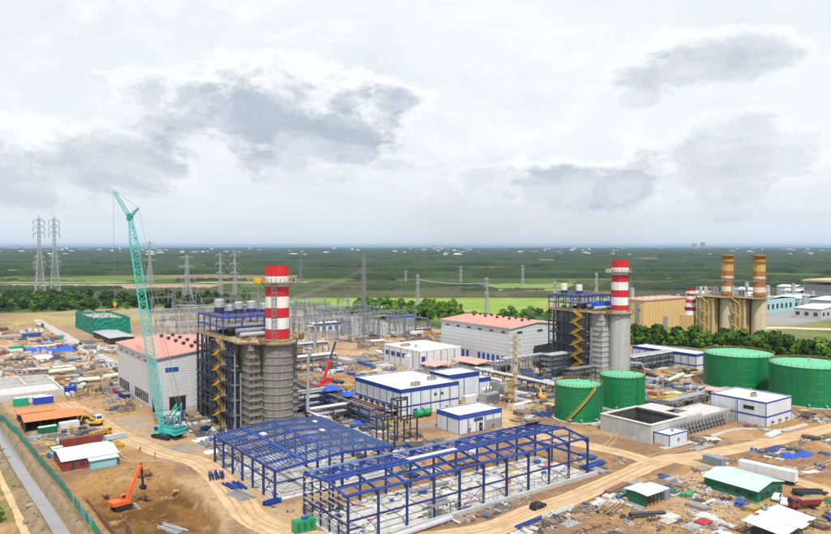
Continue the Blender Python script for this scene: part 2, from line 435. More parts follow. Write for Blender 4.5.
def hz(x, y):
    """ground level at a point, read from the terrain grid"""
    if x > 470 or y > 780 or x < -50: return 0.0
    ax, ay, Z = GRID['ax'], GRID['ay'], GRID['Z']
    i = min(max(int(np.searchsorted(ax, x))-1, 0), len(ax)-2); j = min(max(int(np.searchsorted(ay, y))-1, 0), len(ay)-2)
    u = (x-ax[i])/(ax[i+1]-ax[i]); v = (y-ay[j])/(ay[j+1]-ay[j])
    return float((Z[j,i]*(1-u)+Z[j,i+1]*u)*(1-v) + (Z[j+1,i]*(1-u)+Z[j+1,i+1]*u)*v)

def ground():
    def axis(lo, hi, step, hi2, step2):
        mid = np.concatenate([np.arange(lo, hi, step), np.arange(hi, hi2+.01, step2)]); g = []; s = step2*1.3; p = hi2
        while p < 60000: p += s; g.append(p); s *= 1.22
        g2 = []; s = step*1.5; p = lo
        while p > -60000: p -= s; g2.append(p); s *= 1.22
        return np.array(g2[::-1] + list(mid) + g)
    ax = axis(0, 345, 1.15, 420, 4.0); ay = axis(62, 480, 1.15, 790, 4.0)
    X, Y = np.meshgrid(ax, ay); Z = height(X, Y)
    nx, ny = len(ax), len(ay); GRID.update(ax=ax, ay=ay, Z=Z)
    idx = np.arange(nx*ny).reshape(ny, nx)
    F = np.stack([idx[:-1,:-1], idx[:-1,1:], idx[1:,1:], idx[1:,:-1]], -1).reshape(-1, 4)
    me = bpy.data.meshes.new('ground')
    me.vertices.add(nx*ny); me.vertices.foreach_set('co', np.stack([X,Y,Z],-1).astype(np.float32).ravel())
    me.loops.add(len(F)*4); me.loops.foreach_set('vertex_index', F.ravel().astype(np.int32))
    me.polygons.add(len(F)); me.polygons.foreach_set('loop_start', (np.arange(len(F))*4).astype(np.int32))
    me.polygons.foreach_set('loop_total', np.full(len(F), 4, np.int32)); me.polygons.foreach_set('use_smooth', np.ones(len(F), bool))
    me.update(calc_edges=True)
    # soil kinds per vertex
    x, y = X.ravel(), Y.ravel()
    C = np.empty((len(x), 4), np.float32); C[:, 3] = 1
    def put(c, m):
        for k in range(3): C[:, k] = C[:, k]*(1-m) + c[k]*m
    big = fbm2(x, y, 45, 4, 2); mid = fbm2(x, y, 11, 4, 6)
    C[:, :3] = (.47, .285, .145)
    put((.58, .42, .265), sst(big, .45, .60)*.9)
    put((.29, .185, .125), sst(fbm2(x, y, 26, 4, 13), .47, .62)*.85)
    put((.40, .36, .33), sst(fbm2(x, y, 19, 4, 44), .53, .68)*.7*rect(x, y, 95, 330, 170, 430, 15))
    put((.36, .34, .335), sst(mid, .40, .6)*.75*rect(x, y, 66, 130, 215, 285, 8))
    put((.36, .25, .185), sst(mid, .5, .66)*.55*rect(x, y, 34, 130, 345, 440, 8))
    put((.47, .29, .135), sst(mid, .47, .62)*.6*rect(x, y, 130, 260, 60, 125, 10))
    put((.17, .085, .034), pit_mask(x, y, 2.0)); put((.29, .16, .066), pit_mask(x, y, 2.0)*sst(fbm2(x, y, 9, 4, 77), .45, .62))
    put((.42, .26, .12), rect(x, y, 40, 66, 205, 222, 2)*.8)
    # banks of the ditch and waste land beyond
    put((.35, .27, .195), (1-sst(np.abs(x-30), 4.5, 7.0))*.9*(1-sst(y, 420, 470)))
    put((.56, .36, .20), (1-sst(x, 21, 25))*rect(x, y, -80, 26, 0, 420, 10)*.8)
    put((.155, .19, .05), sst(mid, .54, .66)*rect(x, y, -200, 25, 60, 420, 8)*.85)
    put((.20, .21, .075), sst(fbm2(x, y, 3.5, 3, 91), .58, .7)*rect(x, y, 24, 36, 60, 420, 2)*.7)
    # gravel switchyard
    put((.40, .395, .40), rect(x, y, 128, 345, 425, 800, 14)*(.55+.45*sst(big, .35, .6)))
    put((.62, .44, .26), rect(x, y, 200, 345, 345, 440, 10)*.7*sst(mid, .4, .6))
    put((.40, .40, .41), rect(x, y, 590, 1010, 280, 480, 12))
    # sandy apron up to the tree belt
    put((.56, .40, .245), rect(x, y, -120, 170, 470, 640, 25)*.6)
    put((.40, .275, .20), rect(x, y, -200, 260, 400, 760, 20)*sst(fbm2(x, y, 38, 4, 61), .48, .60)*.8)
    put((.62, .50, .36), rect(x, y, -200, 260, 400, 760, 20)*sst(fbm2(x, y, 24, 4, 71), .55, .66)*.8)
    put((.20, .21, .07), rect(x, y, -200, 300, 590, 800, 30)*sst(fbm2(x, y, 33, 4, 81), .52, .62)*.75)
    put((.47, .40, .185), rect(x, y, -200, 300, 640, 800, 40)*.8*sst(fbm2(x, y, 60, 3, 3), .3, .6))
    C[:, :3] = np.clip(C[:, :3], 0, 1)
    at = me.attributes.new('soil', 'FLOAT_COLOR', 'POINT'); at.data.foreach_set('color', C.ravel())
    fwd = x*HX + y*HY
    # worked land fades into fields along ragged edges
    rag = (fbm2(x, y, 60, 4, 52)-.5)*70
    site = rect(x, y, -140, 352, -400, 800, 10)*(1-sst(fwd + rag*.8 - 0.0*x, 735, 775))
    site = np.maximum(site, rect(x + rag*.2, y, 300, 398, -300, 430, 8)); site = np.maximum(site, rect(x, y, 600, 1000, 290, 470, 12)*.9)
    s = me.attributes.new('site', 'FLOAT', 'POINT'); s.data.foreach_set('value', site.astype(np.float32))
    mead = rect(x + rag*.5, y + rag*.3, 395, 860, 410, 800, 30)
    s = me.attributes.new('meadow', 'FLOAT', 'POINT'); s.data.foreach_set('value', mead.astype(np.float32))
    o = bpy.data.objects.new('ground', me); COL.objects.link(o); tag(o, kind='structure')
    # material
    m = bpy.data.materials.new('soil'); m.use_nodes = True; nt = m.node_tree; N = nt.nodes; L = nt.links
    P = N['Principled BSDF']; P.inputs['Roughness'].default_value = .95; P.inputs['Specular IOR Level'].default_value = .15
    geo = N.new('ShaderNodeNewGeometry')
    def noise(sc, det=6, ro=.62):
        n = N.new('ShaderNodeTexNoise'); L.new(geo.outputs['Position'], n.inputs['Vector']); n.inputs['Scale'].default_value = sc
        n.inputs['Detail'].default_value = det; n.inputs['Roughness'].default_value = ro; return n.outputs[0]
    def rng(v, a, b, c, d):
        n = N.new('ShaderNodeMapRange'); L.new(v, n.inputs[0])
        for i, k in enumerate((a, b, c, d)): n.inputs[i+1].default_value = k
        return n.outputs[0]
    def mix(f, a, b):
        n = N.new('ShaderNodeMix'); n.data_type = 'RGBA'
        if isinstance(f, float): n.inputs[0].default_value = f
        else: L.new(f, n.inputs[0])
        for sck, v in ((n.inputs[6], a), (n.inputs[7], b)):
            if isinstance(v, tuple): sck.default_value = (*v, 1)
            else: L.new(v, sck)
        return n.outputs[2]
    a_soil = N.new('ShaderNodeAttribute'); a_soil.attribute_name = 'soil'
    a_site = N.new('ShaderNodeAttribute'); a_site.attribute_name = 'site'
    a_mead = N.new('ShaderNodeAttribute'); a_mead.attribute_name = 'meadow'
    h = N.new('ShaderNodeHueSaturation'); L.new(a_soil.outputs['Color'], h.inputs['Color']); L.new(rng(noise(.9, 8, .7), .25, .75, .58, 1.34), h.inputs['Value'])
    soil = mix(rng(noise(.28, 7, .7), .52, .64, 0, .55), h.outputs[0], (.24, .165, .115))
    soil = mix(rng(noise(.16, 6, .6), .56, .7, 0, .5), soil, (.62, .48, .33))
    # countryside: patchwork of paddies, scrub and bare plots
    vor = N.new('ShaderNodeTexVoronoi'); L.new(geo.outputs['Position'], vor.inputs['Vector']); vor.inputs['Scale'].default_value = .0042
    cr = N.new('ShaderNodeValToRGB'); cr.color_ramp.interpolation = 'CONSTANT'
    sepc = N.new('ShaderNodeSeparateColor'); L.new(vor.outputs['Color'], sepc.inputs[0]); L.new(sepc.outputs[0], cr.inputs[0])
    cols = [(0, (.04, .07, .022)), (.22, (.13, .18, .045)), (.38, (.06, .092, .026)), (.55, (.23, .175, .105)), (.68, (.085, .13, .034)), (.82, (.18, .20, .065)), (.93, (.05, .08, .026))]
    el = cr.color_ramp.elements
    el[0].position = 0; el[0].color = (*cols[0][1], 1); el[1].position = cols[1][0]; el[1].color = (*cols[1][1], 1)
    for p, c in cols[2:]: e = el.new(p); e.color = (*c, 1)
    fld = mix(rng(noise(.02, 7, .65), .4, .66, 0, .65), cr.outputs[0], (.06, .085, .03))
    grass = mix(rng(noise(.03, 7, .6), .38, .62, 0, 1), (.15, .27, .032), (.26, .31, .075))
    grass = mix(rng(noise(.012, 5, .6), .55, .68, 0, .8), grass, (.36, .27, .17))
    fld = mix(a_mead.outputs['Fac'], fld, grass)
    deep = N.new('ShaderNodeHueSaturation'); deep.inputs['Saturation'].default_value = 1.10; deep.inputs['Value'].default_value = .76; L.new(soil, deep.inputs['Color'])
    L.new(mix(a_site.outputs['Fac'], fld, deep.outputs[0]), P.inputs['Base Color'])
    bm = N.new('ShaderNodeBump'); bm.inputs['Strength'].default_value = .75; bm.inputs['Distance'].default_value = .35
    L.new(noise(1.6, 8, .75), bm.inputs['Height']); L.new(bm.outputs[0], P.inputs['Normal'])
    me.materials.append(m)
    return o
ground()

mat('road_sand', (.545, .38, .22), .95, var=.18, scale=.25, bump=.25, col2=(.44, .295, .165))
mat('road_rut', (.38, .25, .145), .95, var=.2, scale=.5, bump=.2)
mat('asphalt_dusty', (.36, .36, .37), .9, var=.12, scale=.2, col2=(.44, .40, .36))
mat('pale_lane', (.60, .42, .33), .9, var=.12, scale=.1)
def strip(name, label, pts, w, m, lift=.07, rag=.5):
    # resample
    P = [Vector((*p, 0)) for p in pts]; out = []
    for i in range(len(P)-1):
        a, b = P[i], P[i+1]; pa = P[max(i-1, 0)]; pb = P[min(i+2, len(P)-1)]
        n = max(2, int((b-a).length/1.6))
        for k in range(n):
            t = k/n; t2 = t*t; t3 = t2*t
            out.append(.5*((2*a)+(b-pa)*t+(2*pa-5*a+4*b-pb)*t2+(3*a-pa-3*b+pb)*t3))
    out.append(P[-1])
    vs = []; fs = []; nw = 7; r = random.Random(len(pts)*7+int(w*10)); jl = jr = 0
    for i, p in enumerate(out):
        d = (out[min(i+1, len(out)-1)] - out[max(i-1, 0)]).normalized(); s = Vector((d.y, -d.x, 0))
        jl = jl*.85 + r.uniform(-rag, rag)*.5; jr = jr*.85 + r.uniform(-rag, rag)*.5
        for k in range(nw):
            u = k/(nw-1); off = (-w/2-jl)*(1-u) + (w/2+jr)*u
            q = p + s*off; vs.append((q.x, q.y, 0))
    A = np.array(vs); Z = height(A[:,0], A[:,1]) + lift
    e = (np.arange(len(vs)) % nw == 0) | (np.arange(len(vs)) % nw == nw-1)
    Z[e] -= lift*.75
    vs = [(a[0], a[1], z) for a, z in zip(A, Z)]
    for i in range(len(out)-1):
        for k in range(nw-1): fs.append((i*nw+k, i*nw+k+1, (i+1)*nw+k+1, (i+1)*nw+k))
    mb = MB(); mb.v = vs; mb.f = fs
    return tag(mb.build(name, m, smooth=True), label, kind='structure')
for n, l, pts, w in ROADS:
    strip(n, l, pts, w, 'road_sand')
    for j, off in enumerate((-.27, -.03, .06, .30)):
        q = []
        for i, p_ in enumerate(pts):
            a = Vector(pts[min(i+1, len(pts)-1)]) - Vector(pts[max(i-1, 0)]); a.normalize()
            o_ = off*w + .35*math.sin(i*1.7+j*2); q.append((p_[0]+a.y*o_, p_[1]-a.x*o_))
        strip('wheel_rut', 'worn wheel rut pressed into the ' + n.replace('_', ' ') + (', outer', ', second', ', third', ', inner')[j], q, .55, 'road_rut', .115, .18)
for k, pts in enumerate(([(64,250),(60,246),(57,240),(58,228),(66,222)], [(70,300),(76,310),(78,330),(76,352),(70,366),(60,372)], [(72,262),(80,268),(82,282)], [(188,134),(200,134),(214,132),(232,128),(256,122)], [(196,120),(186,116),(176,118),(166,120)],
                        [(172,126),(168,110),(164,98),(150,90),(136,92)], [(205,100),(216,98),(232,98),(250,94)], [(190,150),(204,158),(207,172)], [(160,186),(176,184),(190,190),(205,192)], [(118,165),(128,168),(150,176),(160,184)], [(98,470),(80,470),(60,480),(44,500)], [(100,545),(85,560),(60,575),(30,590)])):
    for j, off in enumerate((-.9, .9)):
        q = []
        for i, p_ in enumerate(pts):
            a = Vector(pts[min(i+1, len(pts)-1)]) - Vector(pts[max(i-1, 0)]); a.normalize(); q.append((p_[0]+a.y*off, p_[1]-a.x*off))
        strip('wheel_rut', 'pair of wheel tracks worn across open sand', q, .7, 'road_rut', .07, .2)
strip('paved_road', 'grey paved road running back past the green netted building', [(98,405),(99,440),(99.5,480),(100,520),(101,560),(102,600),(102,660),(100,700)], 7.5, 'asphalt_dusty', rag=.15)
strip('plant_lane', 'pinkish lane beyond the row of trees at the old plant', [(560,296),(585,285),(600,262),(640,225),(690,180)], 14, 'pale_lane', rag=.2)
strip('gravel_lane', 'grey gravel strip along the near side of the concrete basin', [(203,137.5),(225,136.5),(248,136),(258,126),(275,124)], 2.6, 'asphalt_dusty')
# water in the drainage ditch
mb = MB(); ys = list(range(40, 470, 6)); cs = ditch_axis(np.array(ys, float))
for y, c in zip(ys, cs): mb.v += [(c-1.75, y, -1.35), (c+1.75, y, -1.35)]
mb.f = [(2*i, 2*i+1, 2*i+3, 2*i+2) for i in range(len(ys)-1)]
tag(mb.build('ditch_water', 'water'), 'still grey water in the straight drainage ditch', kind='structure')

# open fields on the plain
mat('plough', (.33, .225, .15), .95, var=.2, scale=.02, col2=(.27, .20, .12))
mat('paddy', (.17, .235, .055), .95, var=.2, scale=.02, col2=(.12, .17, .04))
mat('fallow', (.27, .25, .12), .95, var=.2, scale=.02, col2=(.17, .19, .07))
def field(name, label, f0, f1, w0, w1, m, z):
    rf_ = random.Random(int(f0+w1)); mb = MB(); n = 14
    for i in range(n+1):
        u = i/n; w = w0+(w1-w0)*u
        for f in (f0+rf_.uniform(-10,10), f1+rf_.uniform(-14,14)): mb.v.append((f*HX+w*HY, f*HY-w*HX, z))
    mb.f = [(2*i, 2*i+2, 2*i+3, 2*i+1) for i in range(n)]
    return tag(mb.build(name, m), label, kind='structure')
field('ploughed_field', 'pale brown ploughed field behind the tree belt', 1060, 1230, -700, -330, 'plough', .5)
field('paddy_field', 'light green paddy strip behind the brown field', 1250, 1320, -760, -520, 'paddy', .52)
field('fallow_field', 'olive fallow strip beside the paddy', 1250, 1330, -400, -190, 'fallow', .54)
field('paddy_field', 'bright green paddy beyond the meadow pylons', 1120, 1240, 120, 420, 'paddy', .5)
field('ploughed_field', 'brown bare strip at the near edge of the forest', 1000, 1060, 60, 380, 'plough', .5)

# ------------------------------------------------------------------ far woods (one mass nobody could count) 
def leafmat(name, c1, c2, rand=.25):
    m = bpy.data.materials.new(name); m.use_nodes = True; MATS[name] = m; nt = m.node_tree; N = nt.nodes; L = nt.links
    P = N['Principled BSDF']; P.inputs['Roughness'].default_value = .8; P.inputs['Specular IOR Level'].default_value = .2
    geo = N.new('ShaderNodeNewGeometry'); n = N.new('ShaderNodeTexNoise'); L.new(geo.outputs['Position'], n.inputs['Vector']); n.inputs['Scale'].default_value = .35 if rand else .006
    n.inputs['Detail'].default_value = 7; n.inputs['Roughness'].default_value = .65
    r = N.new('ShaderNodeMapRange'); L.new(n.outputs[0], r.inputs[0]); r.inputs[1].default_value = .35; r.inputs[2].default_value = .65
    mx = N.new('ShaderNodeMix'); mx.data_type = 'RGBA'; L.new(r.outputs[0], mx.inputs[0]); mx.inputs[6].default_value = (*c1, 1); mx.inputs[7].default_value = (*c2, 1)
    oi = N.new('ShaderNodeObjectInfo'); rr = N.new('ShaderNodeMapRange'); L.new(oi.outputs['Random'], rr.inputs[0]); rr.inputs[3].default_value = 1-rand; rr.inputs[4].default_value = 1+rand
    h = N.new('ShaderNodeHueSaturation'); L.new(mx.outputs[2], h.inputs['Color']); L.new(rr.outputs[0], h.inputs['Value']); L.new(h.outputs[0], P.inputs['Base Color'])
    return m
leafmat('wood_far', (.012, .028, .011), (.044, .068, .022), 0)
leafmat('scrub_far', (.040, .045, .024), (.085, .088, .040), 0)
leafmat('leaf_dark', (.018, .046, .010), (.050, .095, .020), .4)
leafmat('leaf_mid', (.042, .110, .012), (.100, .195, .026), .4)
leafmat('leaf_bright', (.075, .16, .016), (.14, .25, .030))
def wood(name, label, d0, d1, step, m, hmin, hmax, thr, seed, avoid=()):
    n1 = int((d1-d0)/step); wmax = d1*.66; n2 = int(2*wmax/step)
    F = d0 + (np.arange(n1+1))*step; W = -wmax + np.arange(n2+1)*step
    WW, FF = np.meshgrid(W, F); rs = np.random.RandomState(seed)
    WW = WW + rs.uniform(-.42, .42, WW.shape)*step; FF = FF + rs.uniform(-.42, .42, FF.shape)*step
    X = FF*HX + WW*HY; Y = FF*HY - WW*HX
    s = d0*.16
    f = fbm2(WW/1.5, FF, s*.8, 5, seed); f2 = fbm2(X, Y, 55, 3, seed+3)
    ok = f > thr
    for (w0,w1,f0,f1) in avoid: ok &= ~((WW > w0) & (WW < w1) & (FF > f0) & (FF < f1))
    ok[0,:] = ok[-1,:] = False
    Z = hmin + (hmax-hmin)*(.5*rs.rand(*WW.shape) + .5*f2)
    Z = np.where(ok, Z, -3.0)
    idx = np.arange(Z.size).reshape(Z.shape)
    q = np.stack([idx[:-1,:-1], idx[:-1,1:], idx[1:,1:], idx[1:,:-1]], -1).reshape(-1, 4)
    keep = (ok.ravel()[q].any(1)) & (np.abs(WW.ravel()[q[:,0]]) < FF.ravel()[q[:,0]]*.68 + 60)
    q = q[keep]; q = q[:, ::-1]
    used = np.unique(q); remap = np.full(Z.size, -1); remap[used] = np.arange(len(used)); q = remap[q]
    co = np.stack([X.ravel()[used], Y.ravel()[used], Z.ravel()[used]], -1)
    me = bpy.data.meshes.new(name); me.vertices.add(len(co)); me.vertices.foreach_set('co', co.astype(np.float32).ravel())
    me.loops.add(q.size); me.loops.foreach_set('vertex_index', q.ravel().astype(np.int32)); me.polygons.add(len(q))
    me.polygons.foreach_set('loop_start', (np.arange(len(q))*4).astype(np.int32)); me.polygons.foreach_set('loop_total', np.full(len(q), 4, np.int32))
    me.update(calc_edges=True); me.materials.append(MATS[m])
    o = bpy.data.objects.new(name, me); COL.objects.link(o); return tag(o, label, 'woodland', kind='stuff')
wood('forest', 'dark green plantation forest beyond the fields behind the plant', 1330, 2300, 7, 'wood_far', 5, 13, .475, 3, [(-900, -240, 1300, 1620), (120, 420, 1300, 1460)])
wood('forest', 'broad bluish green forest in the middle distance', 2300, 5000, 17, 'wood_far', 5, 16, .455, 14)
wood('forest', 'far hazy woods reaching the horizon', 5000, 21000, 62, 'wood_far', 4, 24, .42, 27)
wood('scrubland', 'olive brown scrub between the meadow and the forest', 905, 1330, 5, 'scrub_far', 1.0, 5.5, .50, 41, [(-900, -240, 1080, 1320)])
wood('scrubland', 'dark green thicket bands behind the leafy belt', 1000, 1330, 5, 'wood_far', 3, 9, .56, 66, [(-900, -200, 1080, 1320)])

# ------------------------------------------------------------------ trees
def make_tree(seed, leaf, shape):
    r = random.Random(seed); Hh, W = shape
    t = thing('tree', 'tree', 'tree')
    tr = MB(); tr.tube([(0,0,-.4),(r.uniform(-.2,.2),r.uniform(-.2,.2),Hh*.3),(r.uniform(-.4,.4),r.uniform(-.4,.4),Hh*.72)], [.28,.20,.08], 6)
    for k in range(5):
        a = r.uniform(0, 6.28); z0 = Hh*r.uniform(.22,.5)
        tr.tube([(0,0,z0),(W*.33*math.cos(a),W*.33*math.sin(a),z0+Hh*.16),(W*.55*math.cos(a),W*.55*math.sin(a),z0+Hh*.26)], [.13,.09,.04], 5)
    tr.build('trunk', 'bark', t)
    cr = MB(); lobes = []
    for k in range(11):
        a = r.uniform(0, 6.28); rr = W*r.uniform(.1,.62); z = Hh*r.uniform(.22,.86)
        rr *= 1.05 - max(0, z/Hh-.6)*1.6
        lobes.append((rr*math.cos(a), rr*math.sin(a), z, W*r.uniform(.30,.48)))
    lobes.append((0,0,Hh*.84,W*.36))
    for (lx,ly,lz,lr) in lobes:
        for k in range(70):
            u = r.uniform(-1,1); a = r.uniform(0,6.28); q = math.sqrt(1-u*u); rad = lr*(.55+.5*r.random()**.5)
            c = Vector((lx+rad*q*math.cos(a), ly+rad*q*math.sin(a), lz+rad*u*.8))
            s = r.uniform(.30,.62)*W/3.6
            nrm = (Vector((q*math.cos(a), q*math.sin(a), u+.35)) + Vector((r.gauss(0,.45),r.gauss(0,.45),r.gauss(0,.45)))).normalized()
            e1 = nrm.orthogonal().normalized(); e2 = nrm.cross(e1); ph = r.uniform(0,6.28)
            cr._add([c + (e1*math.cos(ph+j*1.571)+e2*math.sin(ph+j*1.571))*s*r.uniform(.7,1.25) + nrm*r.uniform(-.12,.12) for j in range(4)], [(0,1,2,3)])
    cr.build('crown', leaf, t)
    return t
def scatter_trees(name, protos, spots, label, group, smin, smax, r):
    for i, (x, y) in enumerate(spots):
        p = r.choice(protos); s = r.uniform(smin, smax)
        o = dup(p, (x, y, hz(x, y)), r.uniform(0, 6.28), label, (s*r.uniform(.9,1.15), s*r.uniform(.9,1.15), s), group)
        o.name = name
rT = random.Random(5)
proto = {k: [make_tree(100+i+j*10, k, sh) for i, sh in enumerate(((9.5,4.2),(8.5,3.6),(10.5,4.6)))] for j, k in enumerate(('leaf_dark','leaf_mid','leaf_bright'))}
bush = [make_tree(300+i, 'leaf_bright' if i % 2 else 'leaf_mid', (5.5,3.6)) for i in range(3)]
# the row in front of the old plant
spots = []
for row, off in ((0, 0), (1, 6.0), (2, 12)):
    pts = [(376+off, 330), (398+off, 300), (424+off, 268), (432+off, 226), (437+off, 186), (444+off, 145), (450+off, 110)]
    for (x0,y0),(x1,y1) in zip(pts, pts[1:]):
        n = max(1, int(math.hypot(x1-x0, y1-y0)/4.6))
        for k in range(n): spots.append((x0+(x1-x0)*k/n + rT.uniform(-1.2,1.2), y0+(y1-y0)*k/n + rT.uniform(-1.2,1.2)))
scatter_trees('row_tree', proto['leaf_mid'] + proto['leaf_dark'][:1] + proto['leaf_bright'][:1], spots, 'leafy green tree in the dense row before the old yellow plant', 'trees lining the old plant', .8, 1.5, rT)
# dark belt behind the site
spots = []
for k in range(290):
    f = rT.uniform(712, 890); w = rT.uniform(-.62, -.235)*f
    if k % 3 == 0: w = rT.uniform(-.62, -.47)*f
    if f < 770 and w > -.45*f and rT.random() < .6: f += 90; w *= 1.1
    spots.append((f*HX + w*HY, f*HY - w*HX))
scatter_trees('belt_tree', proto['leaf_dark'] + proto['leaf_mid'][:1], spots, 'dark green tree in the broad belt behind the sandy yard', 'tree belt behind the yard', .85, 1.45, rT)
# bushes round the meadow
spots = []
for k in range(330):
    f = rT.uniform(590, 800); w = rT.uniform(-.09, .20)*f
    if rT.random() < .62: w = rT.uniform(-.09, .06)*f; f = rT.uniform(620, 760)
    elif w > .06*f: f = rT.uniform(585, 640); w = rT.uniform(.06,.2)*f
    elif f < 640: f += 50
    x, y = f*HX + w*HY, f*HY - w*HX
    if x < 352 or len(spots) > 285 or (w > .10*f and f > 650 and rT.random() < .7): continue
    spots.append((x, y))
scatter_trees('meadow_bush', bush + proto['leaf_bright'][:1] + proto['leaf_mid'][1:2], spots, 'bright green bushy tree beside the grassy meadow', 'bushes around the meadow', .65, 1.6, rT)
spots = [(610+rT.uniform(-30,60), 262-k*9+rT.uniform(-6,6)) for k in range(22)]
scatter_trees('plant_tree', proto['leaf_dark'], spots, 'dark tree among the sheds east of the old plant', 'trees among the far sheds', .8, 1.1, rT)
scatter_trees('yard_bush', bush[:1], [(150,690),(40,640),(18,196),(22,172),(12,232),(8,150),(20,128)], 'lone low bush on bare sandy ground', 'lone bushes', .5, .75, rT)
for p in [q for v in proto.values() for q in v] + bush:
    for c in list(p.children): bpy.data.objects.remove(c)
    bpy.data.objects.remove(p)
# ------------------------------------------------------------------ turbine halls
def turbine_hall(label, x0, y0, W, Lg, he, hr, clad, style):
    t = thing('turbine_hall', label, 'hall', (x0, y0, 0))
    w = MB().prism([(0,0),(W,0),(W,he),(W/2,hr),(0,he)], 0, Lg); w.build('wall', clad, t)
    MB().box(-.12, W+.12, -.12, Lg+.12, -.3, 1.5).build('plinth', 'plinth', t)
    for s in (0, 1):          # two roof slopes with overhang
        xa, xb = (-.7, W/2) if s == 0 else (W/2, W+.7)
        za, zb = (he-.7*(hr-he)/(W/2), hr) if s == 0 else (hr, he-.7*(hr-he)/(W/2))
        MB().prism([(xa,za+.06),(xb,zb+.06),(xb,zb+.4),(xa,za+.4)], -.6, Lg+.6).build('roof_slope', 'red_roof', t)
        MB().box(xa-.18 if s == 0 else xb-.02, xa+.02 if s == 0 else xb+.18, -.6, Lg+.6, he-.35, he+.25).build('gutter', 'galv', t)
    MB().prism([(-.7,he-.3),(W/2,hr+.1),(W+.7,he-.3),(W+.7,he+.15),(W/2,hr+.5),(-.7,he+.15)], -.75, -.62).build('verge_trim', 'galv' if style == 1 else 'white_wall', t)
    # ridge ventilators in two rows
    n = 5
    vm = None
    for k in range(n):
        for sx in (-1, 1):
            y = 4 + (Lg-8)*(k+.5)/n; x = W/2 + sx*2.6; z = hr-.2
            if vm is None:
                v = MB(); v.lathe([(.5,0),(.5,.6),(.85,.75),(.95,1.2),(.7,1.6),(.12,1.75)], 12); vm = v.mesh('ventilator', 'black', True)
            o = bpy.data.objects.new('ventilator', vm); COL.objects.link(o); o.parent = t; o.location = (x, y, z)
    # high windows on the long wall
    for k in range(6):
        y = Lg*(k+.55)/6.2
        f = block('window', -.10, -.02, y-1.7, y+1.7, he-3.1, he-1.9, 'white_wall' if style == 1 else 'galv', t)
        o = MB().box(-.14, -.10, y-1.4, y+1.4, he-2.9, he-2.1).build('pane', 'glass', t)
    # doors and shutters along the foot
    if style == 1:
        for k in list(range(0, 6)) + list(range(9, 16)):
            y = Lg-2.5-k*2.9-1.5
            block('louvre_opening', -.16, -.02, y-.95, y+.95, 2.2, 6.2, 'glass', t)
        MB().box(-.2, -.02, 2.0, 5.0, 0, 6.0).build('side_door', 'black', t)
        for (xa, xb) in ((3.5, 8.8), (25.5, 32.5)):
            MB().box(xa, xb, -.16, -.02, 16.3, 18.0).build('blue_window_band', 'blue_trim', t)
        MB().box(5, 11.5, -.3, -.02, 0, 6.0).build('roller_door', 'black', t)
        MB().box(4.6, 11.9, -.25, -.02, 6.0, 6.4).build('door_header', 'galv', t)
        MB().box(18, 21, -.2, -.02, 1.5, 5.5).build('wall_opening', 'black', t)
    else:
        for k in range(7):
            y = Lg*.42 - k*3.9
            if y < 3: break
            block('ground_window', -.16, -.02, y-1.05, y+1.05, 1.6, 6.2, 'blue_trim', t)
        for k in range(3):
            y = Lg*.62 - k*3.9 + 6; block('ground_window', -.16, -.02, y-1.05, y+1.05, 1.6, 6.2, 'blue_trim', t)
        for xx in (5, 21, 33):
            block('window', xx, xx+4.6, -.10, -.02, he-3.4, he-1.9, 'galv', t)
            MB().box(xx+.3, xx+4.3, -.14, -.10, he-3.2, he-2.1).build('pane', 'glass', t)
    return t
turbine_hall('large grey ribbed turbine hall with faded red roof behind the teal crane', 83.3, 286.3, 40, 60, 22.0, 24.0, 'cladding', 1)
turbine_hall('pale grey turbine hall with salmon roof beside the farther striped chimney', 269.5, 277.5, 42, 60, 22.0, 24.0, 'cladding_pale', 2)

